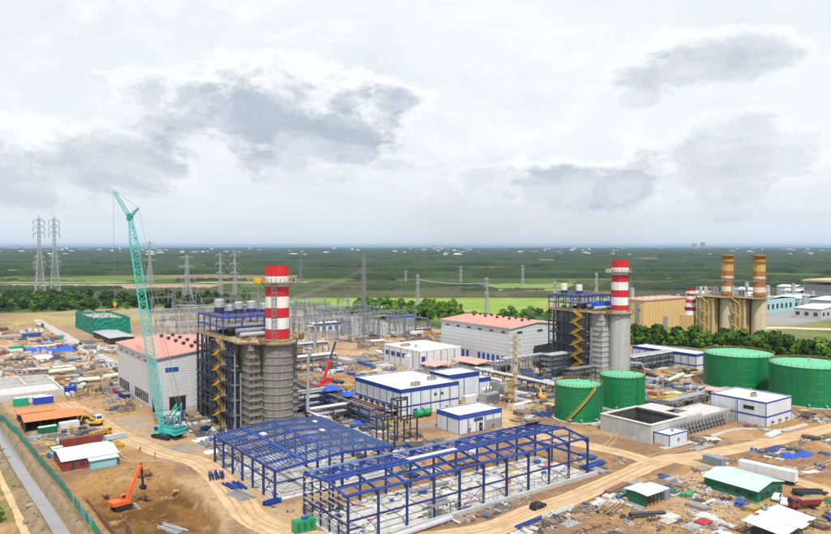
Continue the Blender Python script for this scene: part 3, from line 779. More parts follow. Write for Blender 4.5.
# ------------------------------------------------------------------ boiler house with striped chimney (heat recovery unit)
def boiler_unit(label, X, Y, style, deckz=33.0, Ly=47.0):
    t = thing('boiler_house', label, 'boiler house', (X, Y, 0))
    lowm = 'casing_brown' if style == 1 else 'concrete_shaft'
    r0, r1 = 5.1, 4.2
    MB().lathe([(r0,-.3),(r0,deckz+.4)], 40).build('stack_shaft', lowm, t, smooth=True)
    zs = [deckz+.9, 37.6, 41.5, 45.1, 49.1, 52.7, 56.3, 60.0]
    for k in range(7):
        MB().lathe([(r1,zs[k]),(r1,zs[k+1])], 40).build('painted_band', 'stack_red' if k % 2 == 0 else 'stack_white', t, smooth=True)
    MB().lathe([(r1,60.0),(r1-.3,60.0),(r1-.3,57.5),(.01,57.5)], 40).build('flue_rim', 'dark_steel', t)
    MB().lathe([(r1+.25,deckz+.5),(r1+.25,deckz+1.0)], 40).build('base_ring', 'galv', t)
    # gallery round the top
    g = MB(); g.lathe([(r1+.02,54.0),(6.1,54.0),(6.1,54.35),(r1+.02,54.35)], 32); gal = g.build('gallery', 'deck', t)
    rr = MB(); rr.rail([(6.0*math.cos(a), 6.0*math.sin(a), 54.35) for a in np.linspace(0, 2*math.pi, 25)], 1.2, 2.0, .12); rr.build('railing', 'yellow_rail', gal)
    bx = MB()
    for k in range(12): a = k*math.pi/6; bx.beam((r1*math.cos(a), r1*math.sin(a), 52.3), (5.9*math.cos(a), 5.9*math.sin(a), 54.0), .18)
    bx.build('bracket', 'galv', gal)
    MB().box(-8.0,-5.2,.3,2.6,53.8,55.6).build('hoist_box', 'yellow_paint' if style == 1 else 'galv', t)
    MB().box(5.0,8.6,-.8,.8,54.4,55.0).build('lifting_beam', 'grey_metal', t)
    # caged ladder up the chimney
    a = R(232 if style == 1 else 300); cx, cy = (r1+.55)*math.cos(a), (r1+.55)*math.sin(a)
    ld = MB(); tx, ty = -math.sin(a)*.75, math.cos(a)*.75
    for s in (-1, 1): ld.beam((cx+s*tx, cy+s*ty, deckz), (cx+s*tx, cy+s*ty, 54), .16)
    for k in range(26): z = deckz+.5+k*.8; ld.beam((cx-tx, cy-ty, z), (cx+tx, cy+ty, z), .14); 
    for k in range(10):
        z = deckz+1.5+k*2.0; ld.tube([(cx-tx,cy-ty,z),(cx-tx+.8*math.cos(a),cy-ty+.8*math.sin(a),z),(cx+tx+.8*math.cos(a),cy+ty+.8*math.sin(a),z),(cx+tx,cy+ty,z)], .07, 4)
    for s in (-1, 0, 1): ld.beam((cx+s*tx+.8*math.cos(a), cy+s*ty+.8*math.sin(a), deckz+1), (cx+s*tx+.8*math.cos(a), cy+s*ty+.8*math.sin(a), 53), .07)
    ld.build('caged_ladder', 'galv_dark', t)
    if style == 1:
        for k in range(12):
            z = 1.4+k*2.65
            s = MB(); s.lathe([(r0,z),(r0+.34,z),(r0+.34,z+.12),(r0,z+.12)], 32); s.build('scaffold_ring', 'wood_grey', t)
        po = MB()
        for k in range(16): a2 = k*math.pi/8; po.beam(((r0+.36)*math.cos(a2), (r0+.36)*math.sin(a2), 0), ((r0+.36)*math.cos(a2), (r0+.36)*math.sin(a2), deckz), .09)
        po.build('scaffold_pole', 'galv_dark', t)
    else:
        for k in range(9):
            a2 = R(215+k*14); bar('shaft_rib', ((r0+.03)*math.cos(a2), (r0+.03)*math.sin(a2), 0), ((r0+.03)*math.cos(a2), (r0+.03)*math.sin(a2), deckz), .12, .12, 'concrete', t)
    # casing with stiffeners
    MB().box(-9.2,9.2,3.2,Ly-3,-.3,deckz-.8).build('casing', lowm, t)
    for k in range(12):
        z = 1.2 + k*2.6
        MB().box(-9.5,9.5,2.9,Ly-2.8,z,z+.35).build('stiffener', 'casing_brown' if style == 1 else 'concrete', t)
    if style == 1:
        sc = MB()
        for xx in (-8.2,-6.4,6.4,8.2):
            sc.beam((xx,2.2,0),(xx,2.2,deckz),.10)
        for k in range(12): z = 2.3+k*2.6; sc.beam((-9.8,2.2,z),(-5.4,2.2,z),.1); sc.beam((5.4,2.2,z),(9.8,2.2,z),.1); sc.box(-9.8,-5.4,2.2,2.85,z-.9,z-.8); sc.box(5.4,9.8,2.2,2.85,z-.9,z-.8)
        sc.build('front_scaffold', 'wood_grey', t)
    MB().hexa([(-8,Ly-3,0),(8,Ly-3,0),(5,54,1),(-5,54,1)], [(-8,Ly-3,16),(8,Ly-3,16),(5,54,11),(-5,54,11)]).build('inlet_duct', 'dark_steel', t)
    # steel frame on both sides
    lev = [5.5*k for k in range(1, 6)] + [deckz-.4]
    ysf = [11 + (Ly-12.5)*k/7 for k in range(8)]
    for sx in (-1, 1):
        xo = 13.0*sx; xi = 10.1*sx
        for y in ysf:
            bar('column', (xo,y,0), (xo,y,deckz), .55, .55, 'navy_steel' if style == 1 else 'dark_steel', t)
        for y in ysf[::2]: bar('column', (xi,y,0), (xi,y,deckz), .45, .45, 'dark_steel', t)
        for i, z in enumerate(lev):
            bar('girder', (xo,ysf[0],z), (xo,ysf[-1],z), .35, .55, 'navy_steel' if style == 1 else 'dark_steel', t)
            lo, hi = sorted((xo+.3*sx, xi))
            MB().box(lo, hi, ysf[0]-1, ysf[-1], z-.02, z+.12).build('walkway', 'grating', t)
            if sx < 0:
                r_ = MB(); r_.rail([(xo-.3, ysf[0]-1, z+.12), (xo-.3, ysf[-1], z+.12)], 1.1, 3.0, .08); r_.build('railing', 'galv_dark', t)
        for k in (0, 3, 5):
            br = MB()
            for i in range(len(lev)):
                z0 = 0 if i == 0 else lev[i-1]; z1 = lev[i]
                br.beam((xo,ysf[k],z0),(xo,(ysf[k]+ysf[k+1])/2,z1),.22); br.beam((xo,ysf[k+1],z0),(xo,(ysf[k]+ysf[k+1])/2,z1),.22)
            br.build('cross_brace', 'dark_steel', t)
    # dense pipework and half-built scaffolds between frame and casing
    r = random.Random(40+style); pw = MB()
    for k in range(34):
        y = r.uniform(8,Ly-3); x = -r.uniform(10.0,12.6); pw.tube([(x,y,0),(x,y,r.uniform(12,deckz-1))], r.uniform(.12,.38), 6)
    for k in range(30):
        z = r.uniform(2,31); y = r.uniform(8,Ly-13); x = -r.uniform(10,12.4); pw.tube([(x,y,z),(x,y+r.uniform(4,12),z)], r.uniform(.12,.3), 6)
    pw.build('riser_pipes', 'grey_metal', t)
    sf = MB()
    for y in np.arange(20, Ly-2, 2.6): sf.beam((-14.2,y,0),(-14.2,y,deckz-1),.09)
    for z in np.arange(2, deckz-1, 2.0): sf.beam((-14.2,20,z),(-14.2,Ly-2,z),.09); (sf.box(-14.2,-13.4,20,Ly-2,z-.3,z-.22) if int(z/2) % 2 else None)
    sf.build('side_scaffold', 'dark_steel', t)
    # stair tower, one flight per storey
    xs, y0, y1 = -16.8, 10.0, 16.0
    for y in (y0-1.4, y1+1.4):
        for x in (xs-1.3, xs+1.6): bar('stair_post', (x,y,0), (x,y,deckz+.5), .28, .28, 'dark_steel', t)
    n = 6; dz = deckz/n
    for k in range(n):
        z = k*dz
        for h in range(2):
            ya, yb = (y1, y0) if h == 0 else (y0, y1); xx = xs-.6 if h == 0 else xs+.6; za = z + h*dz/2; zb = za + dz/2
            f = MB()
            for s in (-.5, .5): f.beam((xx+s,ya,za+.1),(xx+s,yb,zb+.1),.14,.42)
            for q in range(10):
                u = (q+.5)/10; f.box(xx-.5,xx+.5,ya+(yb-ya)*u-.16,ya+(yb-ya)*u+.16,za+(zb-za)*u,za+(zb-za)*u+.06)
            for s in (-.55, .55): f.beam((xx+s,ya,za+1.2),(xx+s,yb,zb+1.2),.12)
            f.build('stair_flight', 'yellow_paint' if h == 0 or style == 2 else 'yellow_rail', t)
            l = MB(); l.box(xs-1.2,xs+1.5,(yb-1.3 if h == 0 else yb),(yb if h == 0 else yb+1.3),zb,zb+.12); l.build('landing', 'grating', t)
    # top deck
    MB().box(-13.6,13.6,5.5,Ly,deckz-.35,deckz).build('top_deck', 'deck', t)
    out_ = [(-13.6,5.5),(-9.5,3.6),(-7.0,-1.0),(-5.2,-4.4),(-2.0,-6.2),(2.0,-6.2),(5.2,-4.4),(7.0,-1.0),(9.5,3.6),(13.6,5.5)]
    dk = MB(); n_ = len(out_); dk._add([(x_,y_,deckz-.35) for x_,y_ in out_]+[(x_,y_,deckz-.003) for x_,y_ in out_], [(i,(i+1)%n_,n_+(i+1)%n_,n_+i) for i in range(n_)]+[tuple(range(n_-1,-1,-1)),tuple(range(n_,2*n_))]); dk.build('chimney_deck', 'deck', t)
    rl = MB(); rl.rail([(-13.5,Ly,deckz)]+[(x_*.99,y_,deckz) for x_,y_ in out_]+[(13.5,Ly,deckz)], 1.2, 2.2, .12); rl.build('deck_railing', 'yellow_rail', t)
    fr = MB()
    for (x_,y_) in out_[1:-1]: fr.beam((x_*.97,y_*.97,deckz-.6),(x_*.72,y_*.5+1,deckz-2.6),.25)
    for (p_,q_) in zip(out_, out_[1:]): fr.beam((p_[0]*.98,p_[1]+.1,deckz-.6),(q_[0]*.98,q_[1]+.1,deckz-.6),.25,.5)
    fr.build('deck_bracket', 'rusty_steel', t)
    # drums, pipes, frames and silencers on the deck
    for (y, x0_, x1_, rr_, z) in ((Ly*.21,-10,8.5,.85,1.8),(Ly*.35,-9,9,1.1,2.4),(Ly*.5,-9,9,1.4,3.0)):
        d = MB(); d.tube([(x0_,y,deckz+z),(x0_+.3,y,deckz+z),(x1_-.3,y,deckz+z),(x1_,y,deckz+z)], [rr_*.6,rr_,rr_,rr_*.6], 16); d.build('steam_drum', 'galv_dark' if y > 12 else 'galv', t, smooth=True)
        for x in (x0_+2.5, x1_-2.5): block('drum_saddle', x-.3, x+.3, y-.9, y+.9, deckz, deckz+z-rr_*.5, 'navy_steel', t)
    zf = deckz+7.2
    ya_, yb_ = Ly*.42, Ly-1
    for y in [ya_+(yb_-ya_)*k/4 for k in range(5)]:
        for x in (-12.5,-5,4,12.5):
            bar('deck_column', (x,y,deckz), (x,y,zf), .4, .4, 'blue_steel', t)
        bar('deck_beam', (-12.5,y,zf), (12.5,y,zf), .4, .6, 'blue_steel', t)
        bar('deck_beam', (-12.5,y,deckz+3.6), (12.5,y,deckz+3.6), .3, .4, 'navy_steel', t)
    for x in (-12.5,-5,4,12.5):
        bar('deck_beam', (x,ya_,zf), (x,yb_,zf), .4, .6, 'blue_steel', t); bar('deck_beam', (x,ya_,deckz+3.6), (x,yb_,deckz+3.6), .3, .4, 'navy_steel', t)
    MB().box(-12.4,12.4,ya_,yb_,deckz+3.75,deckz+3.87).build('drum_platform', 'grating', t)
    rl = MB(); rl.rail([(-12.5,yb_,zf+.3),(-12.5,ya_,zf+.3),(12.5,ya_,zf+.3),(12.5,yb_,zf+.3)], 1.1, 3, .1); rl.build('frame_railing', 'yellow_rail', t)
    for (x, y, hh_, rr_) in ((-6,Ly*.86,5.4,1.9),(-5,Ly*.68,3.6,1.1),(-1,Ly*.70,4.6,1.7),(3.5,Ly*.66,4.8,1.7),(8,Ly*.62,3.9,1.3)) if style == 1 else ((-7,Ly*.82,5.6,1.7),(-2,Ly*.66,5.2,1.7)):
        s = MB(); s.lathe([(rr_*.6,zf-1.5),(rr_*.62,zf+.6),(rr_,zf+1.0),(rr_,zf+hh_),(rr_*.8,zf+hh_+.25),(.01,zf+hh_+.3)], 16, x, y)
        o = s.build('silencer', 'galv' if style == 1 else 'pipe_white', t, smooth=True)
        b = MB(); b.lathe([(rr_+.06,zf-.5),(rr_+.06,zf+hh_*.45)], 16, x, y); b.build('blue_jacket', 'navy_steel', o)
    # large return pipe on the far side, with its bend at the foot
    p = MB(); p.tube(([(10,-3,deckz+4.6),(13.0,-2,deckz+4.6),(14.2,-1.6,deckz+3.6),(14.2,-1.6,deckz-3),(12.3,0,deckz-7),(11.9,0,6)] if style == 1 else [(6,2,7.4),(13.5,-2.6,7.2),(14.4,-3,6.6)]) + [(15.4,-3.4,4.2),(18.6,-4.8,3.4),(19.3,-5.2,2.2),(19.3,-5.2,0)], .62, 10); p.build('bypass_pipe', 'galv', t, smooth=True)
    if style == 2:
        tp = MB()
        for i in range(9): tp.box(-7+i*1.7,-5.2+i*1.7,8+.3*(i % 2),13.5,deckz+2.2+.25*math.sin(i*1.9),deckz+4.3+.25*math.sin(i*1.9))
        tp.build('tarpaulin_cover', 'blue_tarp', t)
    else:
        MB().box(-7,-3.5,17,22,deckz+.1,deckz+1.8).build('tool_box', 'rusty_steel', t)
    cl = MB()
    for k in range(46):
        x = r.uniform(-12.5,12.5); y = r.choice((r.uniform(-4,20), r.uniform(5,Ly-2))); s = r.uniform(.3,1.1)
        if math.hypot(x, y) < 6: continue
        cl.box(x-s,x+s,y-s*.6,y+s*.6,deckz+.01,deckz+r.uniform(.4,1.7))
    cl.build('deck_equipment', 'rusty_steel', t)['kind'] = 'stuff'
    return t
boiler_unit('nearer scaffolded boiler house with red and white banded chimney and yellow stairs', 110.0, 231.8, 1)
boiler_unit('farther boiler house with smooth concrete shaft and red and white banded chimney', 292.0, 222.5, 2, 34.0, 37.0)

# ------------------------------------------------------------------ blue and white panel buildings
def panel_building(name, label, x0, y0, W, D, h, nx, ny, band=1.6, storeys=2, roofm='white_roof', post='blue_band', wallm='white_panel', mid=True, base=.0, frame_all=False):
    """x0,y0 near corner; W along X (wall facing -Y), D along Y (wall facing -X)"""
    t = thing(name, label, 'building', (x0, y0, 0))
    MB().box(0,W,0,D,-.3,h-.5).build('wall_core', wallm, t)
    MB().box(.35,W-.35,.35,D-.35,h-.5,h-.28).build('roof', roofm, t)
    for a in (('parapet', -.14,W+.14,-.14,.3), ('parapet', -.14,W+.14,D-.3,D+.14), ('parapet', -.14,.3,.3,D-.3), ('parapet', W-.3,W+.14,.3,D-.3)):
        MB().box(a[1],a[2],a[3],a[4],h-band,h+.02).build(a[0], 'blue_band', t)
        MB().box(a[1]+.1,a[2]-.1,a[3]+.1,a[4]-.1,h+.02,h+.08).build('coping', 'white_roof', t)
    zs = [base, h-band]
    if storeys == 2: zs = [base, base+(h-band-base)*.42, h-band]
    pw = W/nx; pd = D/ny; g = .16
    for i in range(len(zs)-1):
        za, zb = zs[i]+.06, zs[i+1]-.10
        for k in range(nx): block('wall_panel', k*pw+g, (k+1)*pw-g, -.07, -.01, za, zb, wallm, t)
        for k in range(ny): block('wall_panel', -.07, -.01, k*pd+g, (k+1)*pd-g, za, zb, wallm, t)
        if i > 0 and mid:
            block('floor_band', -.12, W+.12, -.13, -.008, zs[i]-.3, zs[i]+.3, 'blue_band', t); block('floor_band', -.13, -.008, -.12, D+.12, zs[i]-.3, zs[i]+.3, 'blue_band', t)
    for k in range(nx+1): block('wall_post', k*pw-g, k*pw+g, -.10, -.009, base, h-band+.1, post, t)
    for k in range(1, nx, 2): bar('downpipe', (k*pw+.45,-.2,0), (k*pw+.45,-.2,h-band), .12, .12, 'galv', t)
    for k in range(1, ny, 2): bar('downpipe', (-.2,k*pd+.45,0), (-.2,k*pd+.45,h-band), .12, .12, 'galv', t)
    if W > 15:
        for k in range(3):
            u = MB().box(W*(.2+.28*k),W*(.2+.28*k)+.9,-.75,-.12,1.0,1.8).build('cooling_unit', 'galv_dark', t); MB().tube([(W*(.2+.28*k)+.45,-.78,1.4),(W*(.2+.28*k)+.45,-.75,1.4)], .28, 10).build('fan_grille', 'black', u)
    for k in range(1, ny+1): block('wall_post', -.10, -.009, k*pd-g, k*pd+g, base, h-band+.1, post, t)
    return t
def window(t, x0, x1, y, z0, z1, face='Y', m='glass'):
    """window proud of the wall facing -Y (face Y) or -X"""
    if face == 'Y':
        f = MB().box(x0-.12,x1+.12,y-.13,y-.07,z0-.12,z1+.12).build('window', 'galv', t); MB().box(x0,x1,y-.17,y-.13,z0,z1).build('pane', m, f)
    else:
        f = MB().box(y-.13,y-.07,x0-.12,x1+.12,z0-.12,z1+.12).build('window', 'galv', t); MB().box(y-.17,y-.13,x0,x1,z0,z1).build('pane', m, f)
def roof_units(t, spots, z):
    for (x, y, w, d) in spots:
        for k in range(3):
            o = MB().box(x+k*(w/3+.1),x+(k+.8)*w/3,y,y+d,z,z+1.5).build('roof_unit', 'wood_grey', t); MB().cyl(x+(k+.4)*w/3,y+d/2,z+1.5,z+1.7,.4,n=10).build('fan', 'black', o)
A_ = panel_building('control_building', 'two storey white building with navy bands and bright flat roof behind the green tank', 158.0, 223.3, 29.5, 33.5, 11.0, 6, 7)
window(A_, 1.6, 3.4, 0, 6.8, 8.0); window(A_, 16.6, 17.8, 0, 6.6, 7.6); window(A_, 20, 21.2, 0, 6.6, 7.6); MB().box(6,8.2,-.2,-.07,.1,2.6).build('door', 'blue_trim', A_)
roof_units(A_, [(8,3,4.5,1.6),(21,9,4.5,1.6)], 10.72)
MB().tube([(14,12,10.7),(14,12,12.5)], .12, 6).build('antenna', 'galv', A_)
lo = MB()
for k in range(6): lo.box(-3.6,-.3,2+k*4.6,4.6+k*4.6,2.4,2.55)
lo.build('canopy', 'wood_grey', A_)
for k in range(7): MB().box(-.2,-.08,2+k*4.3,4.6+k*4.3,.3,3.4).build('dark_opening', 'black', A_)
B_ = panel_building('pump_house', 'small white building with deep royal blue parapet beside steel columns', 160.2, 190.5, 20.5, 12.6, 6.9, 5, 2, band=1.7, storeys=1, mid=False)
for o in B_.children:
    if o.name.startswith('parapet'): o.data.materials[0] = MATS['blue_trim']
window(B_, 7.0, 11.2, 0, 3.7, 4.9, m='glass_blue'); MB().box(9.4,11.0,-.2,-.07,.1,2.9).build('door', 'black', B_); MB().box(4.9,5.2,-.14,-.06,2.0,3.2).build('notice', 'galv', B_)
MB().box(12.8,20.3,-.16,-.07,.1,3.4).build('shutter', 'grey_metal', B_)
C_ = panel_building('switch_building', 'taller narrow white block with navy roof band beyond the bright flat roof', 190.3, 233.5, 17.5, 12.8, 11.6, 2, 2, band=2.1, storeys=1, mid=False)
C2 = panel_building('switch_annex', 'low annex with navy band attached to the taller narrow white block', 208.1, 234.2, 7.0, 9, 8.2, 1, 1, band=1.9, storeys=1, mid=False)
D_ = panel_building('workshop_building', 'long white flat roofed building with dark upper windows near the pale hall', 228.3, 305, 29.5, 34.5, 10.0, 6, 6, band=.7, storeys=2, post='blue_trim', wallm='white_wall', mid=False)
for o in D_.children:
    if o.name.startswith('parapet'): o.data.materials[0] = MATS['white_roof']
for k in range(4): window(D_, 12+k*5.5, 16+k*5.5, 0, 4.6, 7.0, 'X', m='glass_blue')
MB().box(-2.0,-.1,6.5,11.5,0,6.6).build('white_porch', 'white_wall', D_)
MB().box(1.4,4.0,-.2,-.07,1.0,6.8).build('dark_door', 'glass_blue', D_)
roof_units(D_, [(3,20,6,2.2),(8,13,4,2)], 9.72)
MB().box(7,12,9,12,9.7,11.6).build('stair_head', 'white_wall', D_)
E_ = panel_building('substation_building', 'white two storey building with bright blue frame before the big green tanks', 258.2, 131.0, 19.0, 22.0, 9.2, 1, 2, band=.55, storeys=2)
for o in E_.children:
    if o.name.split('.')[0] in ('parapet', 'floor_band', 'wall_post'): 
        if o.name.startswith('parapet'): o.data.materials[0] = MATS['blue_trim']
        else: o.data = unit('blue_trim')
window(E_, 4.5, 8.6, 0, 5.6, 6.9, 'X', m='black'); MB().hexa([(19.15,.2,-.2),(23,.2,-.2),(23,5,-.2),(19.15,5,-.2)], [(19.15,.2,3.2),(19.4,.2,3.2),(19.4,5,3.2),(19.15,5,3.2)]).build('ramp', 'concrete_pale', E_)
roof_units(E_, [(6,8,3,1.4)], 8.92)
F_ = panel_building('electrical_building', 'long low white building with navy band in front of the tree row', 341.5, 211.0, 13.0, 40, 9.6, 2, 9, band=1.5, storeys=2)
G_ = panel_building('gatehouse_cabin', 'small white cabin with blue edges built against the concrete basin', 207.2, 137.4, 10.4, 6.0, 3.9, 1, 1, band=.35, storeys=1, mid=False)
for o in G_.children:
    if o.name.startswith('parapet'): o.data.materials[0] = MATS['blue_trim']
MB().box(4.6,5.3,-.5,-.07,1.4,2.2).build('air_conditioner', 'galv_dark', G_); MB().box(5.5,6.2,2.5,3.2,3.6,4.5).build('roof_vent', 'grey_metal', G_)
# low salmon canopies between the buildings
def canopy(label, x0, x1, y0, y1, z, m='pink_roof'):
    t = thing('canopy', label, 'canopy', (x0, y0, 0)); W, D = x1-x0, y1-y0
    MB().prism([(-.4,z),(W/2,z+.9),(W+.4,z),(W+.4,z+.2),(W/2,z+1.1),(-.4,z+.2)], -.4, D+.4).build('roof', m, t)
    for x in (.3, W-.3):
        for k in range(4): bar('post', (x,.3+k*(D-.6)/3,-.2), (x,.3+k*(D-.6)/3,z+.1), .3, .3, 'galv', t)
    MB().box(.8,W-.8,1.5,D-1,-.2,z-1.8).build('wall', 'white_wall', t)
    return t
canopy('salmon roofed canopy nearer the bright flat roofed building', 217, 231, 277, 289.5, 6.4)
canopy('salmon roofed canopy against the foot of the pale hall', 238.5, 252, 269.5, 290, 6.4)
canopy('long low salmon roof between the two big green tanks and blue framed building', 279, 285, 146, 168, 5.4)

# ------------------------------------------------------------------ storage tanks
def tank(label, x, y, r, h, spiral=None, a0=0):
    t = thing('storage_tank', label, 'tank', (x, y, 0))
    n = 64
    MB().lathe([(r+.9,-.3),(r+.9,.35),(r+.02,.35)], n).build('foundation_ring', 'concrete_pale', t)
    st = h/5
    for k in range(5): MB().lathe([(r-.012*k,.3+k*st*(h-.3)/h),(r-.012*k,.3+(k+1)*st*(h-.3)/h)], n).build('shell_course', 'tank_green', t, smooth=True)
    MB().lathe([(r+.12,h-.25),(r+.12,h+.05),(r-.1,h+.05)], n).build('wind_girder', 'tank_green', t)
    MB().lathe([(r-.1,h+.03),(r*.66,h+.03+r*.05),(r*.33,h+.03+r*.075),(.01,h+.03+r*.085)], n).build('cone_roof', 'tank_top', t, smooth=True)
    rl = MB(); rl.rail([((r+.02)*math.cos(q), (r+.02)*math.sin(q), h+.05) for q in np.linspace(0, 2*math.pi, 41)], 1.15, 2.2, .1); rl.build('roof_railing', 'yellow_rail', t)
    MB().cyl(0,0,h+r*.08,h+r*.08+1.1,.5,n=12).build('vent', 'galv', t)
    for q in (R(205), R(228), R(268), R(290)):
        MB().tube([((r-.1)*math.cos(q),(r-.1)*math.sin(q),1.3),((r+1.3)*math.cos(q),(r+1.3)*math.sin(q),1.3)], .38, 10).build('nozzle', 'galv', t)
    for k in range(10):
        q = R(150+k*21); MB().tube([((r+.03)*math.cos(q),(r+.03)*math.sin(q),.4+st*(k % 2)),((r+.03)*math.cos(q),(r+.03)*math.sin(q),.4+st*(k % 2+1))], .05, 4).build('weld_seam', 'tank_green', t)
    for k in range(1, 5): MB().lathe([(r+.01,.3+k*st-.05),(r+.05,.3+k*st),(r+.01,.3+k*st+.05)], n).build('course_seam', 'tank_green', t)
    MB().cyl(r*.5,-r*.3,h+r*.05,h+r*.05+.7,.4,n=12).build('manhole', 'green_paint', t)
    if spiral:
        q0, q1 = spiral; m = 46; s = MB()
        for k in range(m):
            a, b = q0+(q1-q0)*k/m, q0+(q1-q0)*(k+1)/m; z = .5+(h-.5)*k/m; z2 = .5+(h-.5)*(k+1)/m
            P = lambda rr, q, zz: Vector((rr*math.cos(q), rr*math.sin(q), zz))
            s.hexa([P(r+.05,a,z),P(r+1.0,a,z),P(r+1.0,b,z),P(r+.05,b,z)],[P(r+.05,a,z+.14),P(r+1.0,a,z+.14),P(r+1.0,b,z+.14),P(r+.05,b,z+.14)])
            s.beam(P(r+1.0,a,z+1.1),P(r+1.0,b,z2+1.1),.13); s.beam(P(r+1.0,a,z-.1),P(r+1.0,b,z2-.1),.12,.35)
            if k % 3 == 0: s.beam(P(r+1.0,a,z),P(r+1.0,a,z+1.1),.09)
        s.build('spiral_stair', 'yellow_rail', t)
    ld = MB()
    for dq in (-.035, .035): ld.beam(((r+.25)*math.cos(a0+dq), (r+.25)*math.sin(a0+dq), 0), ((r+.25)*math.cos(a0+dq), (r+.25)*math.sin(a0+dq), h+1), .12)
    for k in range(int(h/.6)): ld.beam(((r+.25)*math.cos(a0-.035),(r+.25)*math.sin(a0-.035),.5+k*.6),((r+.25)*math.cos(a0+.035),(r+.25)*math.sin(a0+.035),.5+k*.6),.08)
    ld.build('ladder', 'green_paint', t)
    return t
tank('small green tank with yellow spiral stair nearest the steel shed', 213.2, 181.7, 9.0, 13.6, (R(196), R(262)), R(300))
tank('small green tank behind the concrete basin, right of its twin', 244.1, 184.5, 9.3, 13.4, None, R(258))
tank('huge green tank standing beside the tree row', 326.1, 179.3, 15.6, 15.6, None, R(243))
tank('huge green tank cut by the edge of the picture', 317.0, 142.5, 15.6, 16.4, None, R(140))

# ------------------------------------------------------------------ concrete basin beside the cabin
t = thing('concrete_basin', 'raised open concrete basin with dark chambers beside the small green tanks', 'basin', (206.0, 143.6, 0))
BW, BD, BH = 50.0, 21.5, 5.8
for (x0,x1,y0,y1) in ((0,.7,0,BD),(.7,30,0,.7),(.7,30,BD-.7,BD),(20.5,21.3,.7,BD-.7),(30,30.8,0,BD),(30.8,BW,0,.7),(30.8,BW,12,12.7)):
    MB().box(x0,x1,y0,y1,-.3,BH if x1 < 31 else BH-.9).build('basin_wall', 'concrete', t)
for (x0,x1,y0,y1) in ((-.15,21.4,-.15,1.3),(-.15,21.4,BD-1.3,BD+.15),(-.15,1.3,1.3,BD-1.3),(19.9,22.4,1.3,BD-1.3)):
    MB().box(x0,x1,y0,y1,BH,BH+.25).build('rim_slab', 'concrete_pale', t)
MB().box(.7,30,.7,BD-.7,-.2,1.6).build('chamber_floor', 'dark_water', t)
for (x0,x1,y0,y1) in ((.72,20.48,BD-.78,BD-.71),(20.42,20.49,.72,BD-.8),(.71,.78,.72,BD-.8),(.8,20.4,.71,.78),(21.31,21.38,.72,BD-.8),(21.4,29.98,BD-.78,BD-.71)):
    MB().box(x0,x1,y0,y1,1.2,BH-.7).build('shade_lining', 'shaded_concrete', t)  # thin lining painted dark for the shade inside the chambers
MB().box(21.3,30,10.5,BD-.7,BH-.2,BH+.2).build('cover_slab', 'concrete_pale', t); MB().box(21.3,30,.7,5,BH-.2,BH+.2).build('cover_slab', 'concrete_pale', t)
MB().box(30.8,BW,.7,12,0,BH-1.2).build('filled_chamber', 'concrete_pale', t)
MB().hexa([(-1.2,8.0,-.2),(-.02,8.0,-.2),(-.02,-.6,-.2),(-1.2,-.6,-.2)],[(-1.2,8.0,.1),(-.02,8.0,.1),(-.02,-.6,BH-.3),(-1.2,-.6,BH-.3)]).build('sloping_buttress', 'concrete_pale', t)
for k in range(16): MB().beam((10.5+k*2.2,-1.6,-.2),(10.5+k*2.2,-.05,3.9),.35).build('shoring_strut', 'dark_steel', t)
sc = MB()
for k in range(17):
    for yy in (-1.7,-.6): sc.beam((10.5+k*2.2,yy,0),(10.5+k*2.2,yy,5.0),.10)
for z in (1.2,2.6,4.0): sc.beam((10,-1.7,z),(46,-1.7,z),.12); sc.beam((10,-.6,z),(46,-.6,z),.12)
for k in range(3):
    for z in (0,2.2,4.6): sc.beam((47+k*1.6,-1.7,z),(47+k*1.6,3,z),.18)
    sc.beam((47+k*1.6,-1.7,0),(47+k*1.6,-1.7,5.6),.2)
sc.build('scaffold', 'grey_metal', t)
